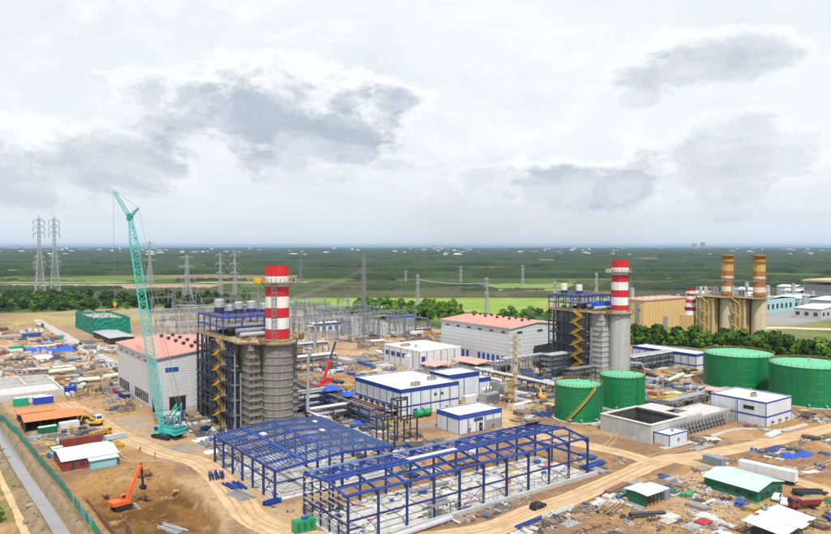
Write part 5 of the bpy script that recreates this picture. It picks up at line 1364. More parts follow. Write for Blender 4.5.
for (x0,x1,yy,z) in ((150,330,480,9.5),(150,340,530,9.5),(170,345,585,10),(190,345,640,10)):
    t = thing('busbar', 'long silver busbar tubes at %s of the switchyard' % {480:'the near edge',530:'the inner side',585:'the middle',640:'the far side'}[yy], 'busbar', (x0, yy, 0))
    for k in range(3): MB().tube([(0,k*4,z),(x1-x0,k*4,z)], .16, 6).build('tube', 'silver', t)
    for k in range(int((x1-x0)/20)): 
        for q in range(3): bar('post', (4+k*20,q*4,-.2), (4+k*20,q*4,z), .22, .22, 'galv', t)
r_ = thing('relay_house', 'small relay house with blue fascia inside the switchyard', 'building', (262, 487, 0))
MB().box(0,24,0,9,-.3,5).build('wall', 'white_wall', r_); MB().box(-.4,24.4,-.4,9.4,5,6.2).build('fascia', 'blue_trim', r_); MB().box(-.2,24.2,-.2,9.2,6.2,6.35).build('roof', 'white_roof', r_)
for k in range(4): MB().box(2+k*5.5,5+k*5.5,-.1,-.02,1,3.8).build('shutter', 'blue_trim', r_)
r_ = thing('relay_house', 'blue flat roofed house at the far edge of the switchyard', 'building', (345, 500, 0))
MB().box(0,26,0,9,-.3,5).build('wall', 'grey_metal', r_); MB().box(-.4,26.4,-.4,9.4,5,6).build('roof', 'blue_tarp', r_)

# ------------------------------------------------------------------ old plant beyond the trees
t = thing('turbine_house', 'yellow rendered turbine house of the old plant beyond the trees', 'building', (479, 342, 0))
MB().box(0,58,0,22,-.3,23.2).build('wall', 'old_yellow', t); MB().box(-.6,58.6,-.6,22.6,23.2,24.2).build('roof', 'pink_roof', t)
MB().box(-.25,-.02,4,8,0,21).build('louvre_strip', 'grey_metal', t); MB().box(-.3,-.02,14,17,0,21).build('louvre_strip', 'grey_metal', t)
MB().box(26,32,-.3,-.02,0,9).build('dark_bay', 'grey_metal', t)
for k in range(5):
    bar('pilaster', (4+k*4,-.15,0), (4+k*4,-.15,23), .5, .3, 'old_yellow', t)
for k in range(6): MB().cyl(5+k*9,11,24.2,25.6,1.0,n=10).build('roof_vent', 'old_brown', t)
t = thing('bypass_chimney', 'squat maroon and white banded chimney on a yellow base', 'chimney', (507, 318, 0))
MB().box(-7,9,-5,6,-.3,13).build('base_block', 'old_yellow', t)
zs = [13,16,19,22.2,25,27.4,29.5,31.6,34]; rs_ = [5.2,5.0,4.8,4.5,3.7,3.3,3.2,3.2,3.2]
for k in range(8): MB().lathe([(rs_[k],zs[k]),(rs_[k+1],zs[k+1])], 24).build('painted_band', 'old_red' if k % 2 else 'stack_white', t, smooth=True)
MB().lathe([(3.2,34),(2.9,34),(2.9,32.5),(.01,32.5)], 24).build('flue_rim', 'black', t); MB().lathe([(5.6,18.6),(5.6,19.0),(4.6,19.0)], 24).build('walkway', 'grating', t)
def old_unit(label, X, Y, seed):
    t = thing('old_boiler_house', label, 'boiler house', (X, Y, 0))
    MB().lathe([(5.3,-.3),(5.3,28.5)], 28).build('concrete_shaft', 'old_concrete', t, smooth=True)
    zs = [28.5+31.5*k/8 for k in range(9)]
    for k in range(8): MB().lathe([(4.2,zs[k]),(4.2,zs[k+1])], 28).build('painted_band', ('rust_band','cream_band','rust_band','cream_band','rust_band','mustard_band','mustard_band','rust_band')[k], t, smooth=True)
    MB().lathe([(4.2,60),(3.9,60),(3.9,58),(.01,58)], 28).build('flue_rim', 'black', t)
    for z in (30, 42, 55, 59.2):
        g = MB().lathe([(4.2,z),(5.4,z),(5.4,z+.3),(4.2,z+.3)], 24).build('gallery', 'rust_band', t); q = MB(); q.rail([(5.3*math.cos(a),5.3*math.sin(a),z+.3) for a in np.linspace(0,2*math.pi,17)],1.1,2.5,.16); q.build('railing', 'yellow_rail', g)
    MB().box(-9,9,6,20,-.3,27).build('casing', 'old_brown', t)
    for k in range(5):
        bar('column', (-9.6,6+k*3.4,0), (-9.6,6+k*3.4,28), .7, .7, 'old_yellow' if k % 3 else 'old_concrete', t); 
    for k in range(5): bar('column', (-9+k*4.5,5.4,0), (-9+k*4.5,5.4,28), .6, .6, 'old_yellow', t)
    MB().box(-11,11,-6.5,21.5,28,28.5).build('top_deck', 'deck', t)
    q = MB(); q.rail([(-11,21.5,28.5),(-11,-6.5,28.5),(11,-6.5,28.5),(11,21.5,28.5)],1.2,3,.2); q.build('deck_railing', 'yellow_rail', t)
    for k in range(6):
        st = MB(); za = k*4.7; st.beam((-12.2,8 if k%2 else 15,za),(-12.2,15 if k%2 else 8,za+4.7),.9,.5); st.build('stair_flight', 'yellow_rail', t)
    r = random.Random(seed)
    for k in range(7): x = r.uniform(-8,8); y = r.uniform(8,20); MB().cyl(x,y,28.5,28.5+r.uniform(3,8),r.uniform(.7,1.6),n=12).build('vessel', r.choice(('silver','cream_band','galv')), t)
    fr = MB()
    for x in (-9,-2,5): fr.beam((x,12,28.5),(x,12,35),.35); fr.beam((x,20,28.5),(x,20,35),.35)
    fr.beam((-9,12,35),(5,12,35),.4); fr.beam((-9,20,35),(5,20,35),.4); fr.build('deck_frame', 'galv', t)
old_unit('old boiler house with rusty cream chimney, nearer the maroon chimney', 512, 291, 1)
old_unit('old boiler house with rusty cream chimney, farther along the tree row', 519, 270, 2)
# sheds of the neighbouring works
def far_shed(label, x, y, W, D, h, wall, roof):
    t = thing('works_shed', label, 'shed', (x, y, 0))
    MB().box(0,W,0,D,-.3,h).build('wall', wall, t); MB().prism([(-.5,h),(W/2,h+2),(W+.5,h),(W+.5,h+.4),(W/2,h+2.4),(-.5,h+.4)], -.5, D+.5).build('roof', roof, t)
    for k in range(int(D/8)): MB().box(-.15,-.02,3+k*8,6.5+k*8,h*.3,h*.65).build('window', 'glass', t)
    for k in range(int(W/9)): MB().box(3+k*9,7+k*9,-.15,-.02,h*.3,h*.65).build('window', 'glass', t)
for k in range(9): far_shed('pale grey plant hall of the neighbouring works, %s along the row' % ('first','second','third','fourth','fifth','sixth','seventh','eighth','ninth')[k], 640+k*34, 385+22*(k%3), 28, 22, 9+3*(k%3), ('far_grey','concrete_pale','galv')[k%3], ('far_white','galv','far_white')[(k+1)%3])
far_shed('turquoise walled shed behind the farther rusty chimney', 690, 352, 60, 30, 14, 'turquoise', 'skyblue_roof')
far_shed('second turquoise shed toward the dark tall works', 760, 352, 50, 26, 12, 'turquoise', 'skyblue_roof')
far_shed('pale grey long shed beside the pinkish lane', 680, 296, 70, 24, 9, 'concrete_pale', 'far_white')
far_shed('pale grey low shed below the dark tall works', 770, 316, 70, 30, 11, 'far_grey', 'far_white')
far_shed('white shed among dark trees near the picture edge', 700, 255, 60, 22, 8, 'far_white', 'far_white')
t = thing('process_tower', 'dark tall works building with flat brown roof at the picture edge', 'building', (868, 362, 0))
MB().box(0,60,0,34,-.3,22).build('wall', 'grey_metal', t); MB().box(-3,63,-3,37,25.5,27.5).build('roof', 'old_brown', t)
for k in range(7): bar('column', (k*10,-1,0), (k*10,-1,25.5), 1.2, 1.2, 'far_grey', t); bar('column', (k*10,35,0), (k*10,35,25.5), 1.2, 1.2, 'far_grey', t)
MB().box(2,58,-.4,-.02,15,18).build('window_band', 'glass', t)
rf = random.Random(77)
for k in range(26):
    x = 570+rf.uniform(0,330); y = 330+rf.uniform(0,130); v = thing('process_vessel', 'grey process vessel among the old plant pipework', 'vessel', (x, y, 0), group='old plant vessels')
    h_ = rf.uniform(12,24); MB().lathe([(2.5,-.3),(2.5,h_),(1.6,h_+1.2),(.01,h_+1.6)], 14).build('shell', 'galv', v, smooth=True); q = MB(); q.rail([(2.8*math.cos(a),2.8*math.sin(a),h_) for a in np.linspace(0,6.283,9)],1.1,2,.2); q.build('railing', 'galv_dark', v)
# ------------------------------------------------------------------ distant settlement
fb = [MB().prism([(-.5,0),(.5,0),(.5,.8),(0,1),(-.5,.8)], -.5, .5).mesh('far_building', m) for m in ('far_white','far_grey','far_white')]
fl = MB().box(-.5,.5,-.5,.5,0,1); fl.box(-.3,.3,-.3,.3,1,1.12); flat = [fl.mesh('far_building', m) for m in ('far_white','far_grey')]
rb = random.Random(31)
for k in range(260):
    f = rb.choice((rb.uniform(4600,7000), rb.uniform(6500,12500))); w = rb.uniform(-.6,.6)*f
    cl = math.sin(w/f*9+1.2)*math.sin(w/f*23)
    if rb.random() > .45+.5*cl: continue
    o = bpy.data.objects.new('far_building', rb.choice(fb+flat)); COL.objects.link(o); o.location = (f*HX+w*HY, f*HY-w*HX, -1); o.rotation_euler[2] = rb.uniform(0,3.1)
    o.scale = (rb.uniform(14,70), rb.uniform(14,40), rb.uniform(12,22)*f/6500+4); tag(o, 'tiny pale building in the hazy settlement below the horizon', 'building', 'distant settlement')
for (px, f, h, w_) in ((694.5,12500,110,70),(703,12500,130,60),(437,14000,75,170),(660,14000,60,120),(14,14000,80,150),(30,14000,70,200)):
    w = (px-415.5)/705*f
    o = MB().box(-.5,.5,-.5,.5,0,1).box(-.3,.3,-.3,.3,1,1.05).build('far_tower', 'far_grey'); o.location = (f*HX+w*HY, f*HY-w*HX, 0); o.scale = (w_,60,h); tag(o, 'faint tower block standing on the horizon', 'building', 'horizon towers')
# ------------------------------------------------------------------ site boundary fence
t = thing('site_fence', 'long green corrugated fence between the ditch and the yard', 'fence', (0, 0, 0))
fp = [(27.5,420),(29.8,350),(31.8,310),(35.0,241.4),(36.0,214.9),(36.4,190),(36.6,150),(36.6,90)]
pm = MB(); 
for k in range(6): pm.box(-1.5+k*.5,-1.26+k*.5,-.03,.03,0,2.6); pm.box(-1.26+k*.5,-1.0+k*.5,-.07,-.03,0,2.6)
pm = pm.mesh('fence_panel', 'fence_green'); pm2 = pm.copy(); pm2.materials[0] = MATS['fence_teal']; rF = random.Random(8)
for (x0,y0),(x1,y1) in zip(fp, fp[1:]):
    L_ = math.hypot(x1-x0, y1-y0); n = int(L_/3.02); a = math.atan2(y1-y0, x1-x0)
    for k in range(n):
        u = (k+.5)/n; x, y = x0+(x1-x0)*u, y0+(y1-y0)*u; z = hz(x, y)-.15
        o = bpy.data.objects.new('fence_panel', pm2 if y < 200 and rF.random() < .6 else pm); COL.objects.link(o); o.parent = t; o.location = (x, y, z); o.rotation_euler = (R(rF.uniform(-3,3)), 0, a+R(rF.uniform(-1.5,1.5)))
        bar('fence_post', (x0+(x1-x0)*k/n+.12, y0+(y1-y0)*k/n, z), (x0+(x1-x0)*k/n+.12, y0+(y1-y0)*k/n, z+2.75), .12, .12, 'galv_dark', t)
strip('ditch_towpath', 'trodden earth path on the outer bank of the ditch', [(22.5,330),(23,280),(23.8,230),(23.5,190),(23,150)], 1.8, 'road_sand', .05)

# ------------------------------------------------------------------ small buildings of the yard
def gable_shed(name, label, x0, x1, y0, y1, he, hr, wall, roof, ridge='X', open_front=False, cat='shed', door=True):
    t = thing(name, label, cat, (x0, y0, 0)); W, D = x1-x0, y1-y0
    if not open_front: MB().box(0,W,0,D,-.3,he-.02).build('wall', wall, t)
    else:
        MB().box(0,W,D-.2,D,-.3,he).build('wall', wall, t); MB().box(0,.2,.3,D-.2,-.3,he).build('wall', wall, t)
        for k in range(5): bar('post', (W*k/4,.1,-.2), (W*k/4,.1,he), .2, .2, 'dark_steel', t)
    o = .5; n = 1 if False else 2
    if ridge == 'X':
        for s, (a, b) in enumerate(((-o, D/2), (D/2, D+o))):
            za, zb = (he, hr) if s == 0 else (hr, he)
            MB().prism([(a,za),(b,zb),(b,zb+.12),(a,za+.12)], -o, W+o, 'X').build('roof_slope', roof, t)
        if not open_front:
            for xx in (0, W-.1): MB().prism([(0,he-.05),(D/2,hr-.03),(D,he-.05)], xx, xx+.1, 'X').build('gable', wall, t)
    else:
        for s, (a, b) in enumerate(((-o, W/2), (W/2, W+o))):
            za, zb = (he, hr) if s == 0 else (hr, he)
            MB().prism([(a,za),(b,zb),(b,zb+.12),(a,za+.12)], -o, D+o, 'Y').build('roof_slope', roof, t)
        if not open_front:
            for yy in (0, D-.1): MB().prism([(0,he-.05),(W/2,hr-.03),(W,he-.05)], yy, yy+.1, 'Y').build('gable', wall, t)
    if door and not open_front:
        MB().box(W*.15,W*.15+1.1,-.08,-.01,0,2.1).build('door', 'dark_steel', t)
        for k in range(int(W/4)): MB().box(W*.15+2.4+k*3.2,W*.15+3.8+k*3.2,-.08,-.01,1.1,1.9).build('window', 'glass', t) if W*.15+3.8+k*3.2 < W else None
        for k in range(int(D/4)): MB().box(-.08,-.01,1.2+k*3.4,2.6+k*3.4,1.1,1.9).build('window', 'glass', t)
    return t
gable_shed('site_shed', 'brown walled shed with pale sky blue roof beside the green fence', 39.2, 54.6, 229.2, 244, 3.0, 4.2, 'maroon', 'skyblue_roof')
s_ = gable_shed('site_annex', 'cyan corrugated lean-to in front of the sky blue roofed shed', 46.3, 53.8, 226.3, 229.0, 2.6, 2.9, 'cyan_wall', 'skyblue_roof', door=False)
gable_shed('storage_shelter', 'open store with orange tiled sheet roof in the yard', 36.8, 56.2, 285, 298, 3.8, 5.0, 'dark_steel', 'orange_roof', open_front=True)
gable_shed('storage_shelter', 'second smaller orange roofed shelter behind the bigger one', 37, 50, 303, 309, 3.2, 4.0, 'dark_steel', 'orange_roof', open_front=True)
gable_shed('site_office', 'long pale green roofed site office with dark green walls', 180.2, 193.4, 93.4, 108.4, 2.9, 4.3, 'dark_green_wall', 'pale_green_roof', 'Y')
s_ = gable_shed('tool_shed', 'small mint roofed shed with open dark front by the sandy road', 154.2, 160.5, 108.6, 115, 3.0, 3.3, 'dark_green_wall', 'mint_roof', open_front=True)
# white shelter of separate roof sheets
t = thing('sheet_shelter', 'low white sheet roof shelter at the bottom edge of the picture', 'shelter', (156.5, 76, 0))
rW = random.Random(3)
for k in range(7):
    y0_, y1_ = -.6+rW.uniform(-.8,.5), 8.4+rW.uniform(-.6,1.2); x = k*2.4; z = 3.0+.12*(k % 2)
    MB().hexa([(x,y0_,z),(x+2.35,y0_,z+.02),(x+2.35,y1_,z+.62),(x,y1_,z+.6)],[(x,y0_,z+.07),(x+2.35,y0_,z+.09),(x+2.35,y1_,z+.69),(x,y1_,z+.67)]).build('roof_sheet', 'white_roof' if k not in (2,) else 'mint_roof', t)
for x in (.2,5.5,11,16.6):
    for y in (.3,7.8): bar('post', (x,y,-.2), (x,y,3.0+y*.06), .15, .15, 'dark_steel', t)
MB().box(2,9,4,7.6,-.2,2.0).build('stored_goods', 'dark_steel', t); MB().box(11,15.5,3,7,-.2,1.6).build('stored_goods', 'dark_green_wall', t)
t = thing('netted_building', 'half built block wrapped in dark green safety net at the back of the yard', 'building', (119.5, 566, 0))
MB().box(.6,25,.6,66,-.3,10.2).build('concrete_core', 'concrete', t)
rN = random.Random(12)
def net(name, p, q, h0, h1, n, ox, oy):
    m = MB(); cols = []; rows = 7
    for i in range(n+1):
        u = i/n
        for j in range(rows+1):
            v = j/rows; w = rN.uniform(-.35,.35); m.v.append((p[0]+(q[0]-p[0])*u+ox*w, p[1]+(q[1]-p[1])*u+oy*w, (h0+(h1-h0)*u+rN.uniform(-.3,.3)*(j==rows))*v))
    for i in range(n):
        for j in range(rows): a = i*(rows+1)+j; m.f.append((a,a+rows+1,a+rows+2,a+1))
    o = m.build(name, 'net_green', t); so = o.modifiers.new('thick', 'SOLIDIFY'); so.thickness = .08; return o
net('safety_net', (0,0), (26,0), 13.2, 12.2, 18, 0, 1); net('safety_net', (0,67), (0,0), 12.5, 13.2, 40, 1, 0); net('safety_net', (26,0), (26,67), 12.2, 12.6, 40, 1, 0); net('safety_net', (26,67), (0,67), 12.6, 12.5, 18, 0, 1)
for k in range(22): x = rN.uniform(2,24); y = rN.uniform(3,64); bar('rebar_column', (x,y,10), (x,y,10+rN.uniform(1.6,4)), .7, .7, 'wood_grey', t)
MB().box(2,24,8,60,10.2,11.0).build('formwork', 'wood_grey', t)
gable_shed('low_shed', 'low open shed with grey sheet roof before the green netted block', 117, 133, 507, 556, 4.2, 4.8, 'black', 'galv', 'Y')
# white concrete basin with chambers in the yard
t = thing('concrete_chamber', 'pale open concrete chamber block behind the blue container', 'basin', (35.5, 347, 0))
for (x0,x1,y0,y1) in ((0,.8,0,44),(24.2,25,0,44),(.8,24.2,0,.8),(.8,24.2,43.2,44),(.8,24.2,20,20.8),(12,12.8,20.8,43.2),(.8,24.2,31,31.6)):
    MB().box(x0,x1,y0,y1,-.3,3.2 if y0 > 0 else 2.9).build('chamber_wall', 'concrete_pale', t)
MB().box(.8,24.2,.8,43.2,-.3,.6).build('chamber_floor', 'concrete_pale', t); MB().box(1,24,1,19.8,.6,2.4).build('cover_slab', 'concrete_pale', t)

# ------------------------------------------------------------------ containers, vehicles and stacks
def container(label, x, y, rz, L=6.1, m='blue_container', h=2.6, roof=None, group=None, z=None):
    t = thing('shipping_container', label, 'container', (x, y, hz(x, y) if z is None else z), rz, group)
    MB().box(-L/2,L/2,-1.2,1.2,.12,h).build('shell', m, t)
    for k in range(int(L/.55)): 
        pass
    rb = MB()
    for k in range(int(L/.6)):
        xx = -L/2+.3+k*.6
        for s in (-1, 1): rb.box(xx,xx+.3,s*1.2-.04 if s < 0 else s*1.2,s*1.2 if s < 0 else s*1.2+.04,.25,h-.2)
    rb.build('side_ribs', m, t)
    for s in (-1, 1):
        d = MB().box(L/2,L/2+.05,.03 if s > 0 else -1.15,1.15 if s > 0 else -.03,.25,h-.12).build('door', m, t); bar('lock_bar', (L/2+.08,s*.5,.3), (L/2+.08,s*.5,h-.2), .06, .06, 'galv', d)
    for sx in (-1, 1):
        for sy in (-1, 1): block('corner_post', sx*L/2-.09, sx*L/2+.09, sy*1.2-.09, sy*1.2+.09, .1, h+.04, m, t)
    if roof: MB().box(-L/2+.05,L/2-.05,-1.15,1.15,h,h+.07).build('roof', roof, t)
    return t
container('green container at the end of the row behind the orange roof', 41.8, 335.5, 0, 5.4, 'green_container', 3.0)
container('blue container with white top behind the orange roof', 50.0, 334.2, 0, 7.4, 'blue_container', 3.0, 'white_roof')
container('long white covered container lying behind the green one', 46.0, 339.5, 0, 12.2, 'white_container', 2.6, 'white_roof')
container('long maroon container behind the sky blue roofed shed', 49.4, 256.2, 0, 12.4, 'maroon_container', 3.0)
container('small green container at the corner of the sky blue roofed shed', 40.9, 248.6, 0, 3.4, 'green_container', 2.5, 'mint_roof')
container('white cabin with dark door in front of the orange roof', 50.6, 282.0, R(4), 6.4, 'white_container', 2.7, 'white_roof')
container('dark green container in front of the orange roof', 43.2, 280.4, R(3), 6.0, 'dark_green_wall', 2.4, 'mint_roof')
container('slate grey container attached behind the mint roofed shed', 163.3, 111.8, math.pi/2, 6.2, 'grey_container', 2.8, 'white_roof')
container('white box van body by the pale chamber block', 39.5, 412, R(5), 7, 'white_container', 3.0, 'white_roof')
container('green container at the far side of the yard by blue sheets', 62.0, 513, R(8), 8, 'green_container', 3.0)
container('blue container beside pale pipes in the yard', 63.8, 352.5, R(20), 4.4, 'blue_container', 2.6)
container('grey container at the end of the white trailer', 200.5, 117.5, math.pi/2, 6, 'grey_container', 2.8)
container('red container near the foot of the farther boiler house', 268, 233.5, R(5), 9, 'maroon_container', 3.4)
container('white cabin on bare ground before the pale hall hoist', 204.0, 205.0, R(10), 5, 'white_container', 2.6, 'white_roof')
container('white cabin below the salmon canopies', 196.5, 226.5, 0, 7, 'white_container', 3.2, 'white_roof')
container('red and white container far behind beside the switchyard', 330, 436, R(2), 14, 'maroon_container', 3, 'white_roof')
container('white container between switchyard and pale hall', 316, 425, R(2), 12, 'white_container', 3, 'white_roof')
container('small green container beside the far end of the grey paved road', 96, 560, R(80), 7, 'green_container', 2.6)
for (x,y,l) in ((392,590,'first'),(405,583,'second'),(418,577,'third')):
    gable_shed('white_tent', 'white tent roof below the bush pylon, %s from the switchyard' % l, x, x+11, y, y+16, 3, 5.5, 'white_wall', 'white_roof', 'Y', door=False)
# semi trailer
t = thing('semi_trailer', 'long white box trailer parked behind the pale green roofed office', 'trailer', (200.7, 102.5, hz(200.7,102.5)), R(97))
MB().box(-9,6.5,-1.3,1.3,1.2,4.0).build('box_body', 'white_container', t); MB().box(-9,6.5,-.5,.5,.8,1.2).build('chassis', 'dark_steel', t)
for x in (-7.6,-6.2,-4.8):
    for s in (-1.1,1.1): MB().tube([(x,s-.2,.52),(x,s+.2,.52)], .52, 14).build('wheel', 'tyre', t)
for s in (-.8,.8): bar('landing_leg', (4.2,s,0), (4.2,s,1.2), .15, .15, 'galv_dark', t)
def car(label, x, y, rz, m='black', van=False, group=None):
    t = thing('car', label, 'car', (x, y, max(hz(x, y), hz(x+1,y), hz(x-1,y))+.07), rz, group)
    if van: prof = [(-2.3,.35),(2.25,.35),(2.35,.8),(2.0,1.15),(1.35,1.95),(-2.2,2.0),(-2.35,1.1)]
    else: prof = [(-2.25,.35),(2.3,.35),(2.35,.8),(2.1,.98),(1.1,1.06),(.55,1.68),(-1.9,1.72),(-2.3,1.05)]
    if van: MB().prism(prof, -.9, .9).build('body', m, t)
    else:
        b_ = MB().prism([(-2.3,.4),(-2.1,.3),(2.2,.3),(2.35,.45),(2.35,.8),(2.1,.98),(1.1,1.07),(-2.2,1.08),(-2.35,.9)], -.92, .92)
        b_.hexa([(-2.15,-.88,1.07),(1.15,-.88,1.07),(1.15,.88,1.07),(-2.15,.88,1.07)], [(-1.8,-.68,1.72),(.35,-.68,1.70),(.35,.68,1.70),(-1.8,.68,1.72)]); b_.build('body', m, t)
    wn = [(-1.85,1.12),(.9,1.12),(.5,1.6),(-1.75,1.62)] if not van else [(-1.9,1.2),(1.6,1.2),(1.25,1.8),(-1.9,1.85)]
    for s in (-1, 1): (MB().prism(wn, *((-.92,-.9) if s < 0 else (.9,.92))) if van else MB().hexa([(-1.9,s*.885,1.12),(.95,s*.885,1.12),(.95,s*.875,1.12),(-1.9,s*.875,1.12)],[(-1.7,s*.72,1.62),(.4,s*.72,1.62),(.4,s*.70,1.62),(-1.7,s*.70,1.62)])).build('side_window', 'glass', t)
    MB().hexa([(1.14,-.78,1.08),(1.16,-.78,1.1),(1.16,.78,1.1),(1.14,.78,1.08)],[(.42,-.62,1.64),(.46,-.62,1.65),(.46,.62,1.65),(.42,.62,1.64)]).build('windscreen', 'glass', t) if not van else None
    for sx in (-1.4, 1.45):
        for s in (-.82, .82): w = MB().tube([(sx,s-.11,.34),(sx,s+.11,.34)], .34, 14).build('wheel', 'tyre', t); MB().tube([(sx,s*1.0+(.115 if s>0 else -.13),.34),(sx,s+(.13 if s>0 else -.115),.34)], .2, 10).build('rim', 'silver', w)
    for s in (-.62, .62): MB().box(2.3,2.38,s-.2,s+.2,.68,.85).build('headlight', 'lens', t)
    return t
car('black car driving on the sandy road in front of the long frame shed', 131.1, 124.6, R(4), 'black')
car('white car parked by the corner of the pale green roofed office', 186.6, 91.4, R(15), 'white_wall'); car('second white car nose out beside the first near the pale green office', 184.6, 88.4, R(20), 'white_wall')
car('dark car on the grey paved road near the netted block', 101, 520, R(88), 'black'); car('white pickup on the grey paved road farther back', 99, 470, R(92), 'white_wall', True)
car('grey van at the back of the yard near brown pipes', 92, 432, R(70), 'grey_metal', True); car('dark van at the far end of the grey hall', 103, 415, R(85), 'black', True)
def truck(label, x, y, rz, cabm, bedm, tip=False):
    t = thing('truck', label, 'truck', (x, y, max(hz(x,y), hz(x+2,y), hz(x-2,y))+.05), rz)
    MB().box(-3.6,3.4,-.5,.5,.7,1.05).build('chassis', 'dark_steel', t)
    c = MB().prism([(2.0,.6),(4.1,.6),(4.15,1.6),(3.8,2.75),(2.0,2.85)], -1.2, 1.2).build('cab', cabm, t)
    MB().hexa([(4.17,-1,1.65),(4.19,-1,1.65),(4.19,1,1.65),(4.17,1,1.65)],[(3.85,-1,2.6),(3.88,-1,2.6),(3.88,1,2.6),(3.85,1,2.6)]).build('windscreen', 'glass', c)
    for s in (-1.215, 1.2): MB().box(2.4,3.6,s,s+.015,1.7,2.5).build('side_window', 'glass', c)
    b = MB(); b.hexa([(-3.7,-1.0,1.1),(1.7,-1.0,1.1),(1.7,1.0,1.1),(-3.7,1.0,1.1)],[(-4.0,-1.25,2.4),(1.8,-1.25,2.4),(1.8,1.25,2.4),(-4.0,1.25,2.4)]); b.build('dump_bed', bedm, t)
    MB().box(-3.6,1.5,-1.0,1.0,2.4,2.55).build('load', 'timber', t)
    for x_ in (3.0,-1.6,-2.9):
        for s in (-1.0, 1.0): MB().tube([(x_,s-.2,.5),(x_,s+.2,.5)], .5, 14).build('wheel', 'tyre', t)
    return t
truck('dark red dump truck near the white cars', 186.2, 84.2, R(150), 'maroon', 'maroon'); truck('yellow truck at the head of the haul road near the orange roof', 58.6, 296.5, R(95), 'yellow_paint', 'yellow_paint')
truck('white concrete truck on the haul road beside the grey hall', 60.8, 288.5, R(280), 'white_wall', 'galv'); truck('red truck beside the long wall of the grey hall', 80.5, 333, R(100), 'red_paint', 'blue_tarp')
truck('blue truck parked under the grey hall wall', 80.2, 323.5, R(98), 'blue_trim', 'navy_steel'); truck('yellow loader truck by the yard scrap heaps', 57.2, 263, R(30), 'yellow_paint', 'yellow_paint')
truck('pale truck standing before the low grey roofed shed', 112, 480, R(80), 'white_wall', 'grey_metal'); truck('grey truck between the switchyard and the workshop building', 290, 398, R(12), 'galv', 'grey_metal')
# generators and tanks
def generator(label, x, y, rz, L=5, m='green_paint'):
    t = thing('generator', label, 'generator', (x, y, hz(x, y)), rz)
    MB().box(-L/2,L/2,-1.2,1.2,.15,2.7).build('housing', m, t); MB().box(-L/2-.1,L/2+.1,-1.3,1.3,-.2,.15).build('skid', 'dark_steel', t)
    MB().box(-L/2+.2,L/2-.2,-1.0,1.0,2.7,2.8).build('lid', m, t)
    for k in range(3): MB().box(-L/2+.4+k*L/3.2,-L/2+1.3+k*L/3.2,-1.24,-1.2,.6,2.2).build('louvre', 'dark_green_wall', t)
    MB().cyl(L*.3,.4,2.7,3.6,.15,n=8).build('exhaust', 'rusty_steel', t)
    return t
g = generator('bright green generator box with blue drum on top before the frame shed', 76.6, 147.8, R(-3), 5.2)
MB().tube([(-.6,-.2,3.15),(.9,-.2,3.15)], .42, 12).build('blue_drum', 'blue_trim', g)
t = thing('portable_tank', 'green twin portable tank in front of the two storey white building', 'tank', (166.2, 219.6, hz(166.2,219.6)))
for s in (-1.9, 1.9):
    MB().tube([(s-1.7,0,1.6),(s-1.5,0,1.6),(s+1.5,0,1.6),(s+1.7,0,1.6)], [1.0,1.4,1.4,1.0], 16).build('tank_shell', 'green_paint', t, smooth=True); MB().box(s-1.3,s+1.3,-1.0,1.0,-.1,.5).build('cradle', 'black', t)
MB().cyl(-.2,0,2.8,3.5,.4,n=10).build('filler_cap', 'blue_trim', t)
# draped tarpaulins
def tarp(label, x, y, w, d, h, m='blue_tarp', rz=0, z=None):
    r = random.Random(int(x*13+y*7)); n = 9; mb = MB()
    for i in range(n+1):
        for j in range(n+1):
            u, v = i/n*2-1, j/n*2-1; e = max(abs(u), abs(v))
            hh_ = h*(1-max(0, e-.45)/.55)**.8 if e > .45 else h
            mb.v.append((u*w/2*(1+r.uniform(-.06,.06)), v*d/2*(1+r.uniform(-.06,.06)), hh_*(.8+r.uniform(-.25,.3)) if e < .99 else .02))
    for i in range(n):
        for j in range(n): a = i*(n+1)+j; mb.f.append((a,a+n+1,a+n+2,a+1))
    o = mb.build('tarpaulin', m, None, (x, y, hz(x, y) if z is None else z), rz); return tag(o, label, 'tarpaulin')
tarp('crumpled blue tarpaulin on top of the navy rack, farther one', 143.5, 252, 7, 5, 1.8, z=8.0); tarp('crumpled blue tarpaulin on top of the navy rack, nearer one', 143.5, 239, 5, 5, 1.6, z=8.0); tarp('blue tarpaulin on bare ground between navy rack and portals', 140.5, 224, 7, 4.5, 1.6)
tarp('bright blue tarpaulin over stacks at the end of the paved yard', 87.5, 494, 11, 7, 3.0); tarp('second blue tarpaulin heap next to the container row far in the yard', 80, 492, 8, 7, 2.4)
tarp('long blue covered stack beside the blue heaps far in the yard', 72, 500, 15, 7, 3.2); tarp('white sheeted stack in front of the blue heaps', 70, 470, 14, 8, 1.8, 'white_roof'); tarp('grey sheeted stack in the yard near the paved road', 84, 452, 8, 7, 2.4, 'grey_metal'); tarp('dark sheeted stack in the middle of the yard', 76, 455, 9, 6, 2.6, 'dark_steel')
tarp('blue tarpaulin on scrap by the wide sandy road', 231.8, 114.2, 9, 4, 1.0, 'navy_steel'); tarp('bright blue tarpaulin on rubble right of the wide road', 226.8, 108, 4, 4, 1.5); tarp('blue covered heap beside the brighter tarpaulin', 233, 106, 7, 4, 1.3, 'blue_trim')
tarp('white sheet heap at the foot of the nearer boiler house', 86, 238, 9, 4.5, .9, 'white_roof'); tarp('white plastic sheet spread beside the purlin shed', 83, 222, 7, 4, .5, 'white_roof')
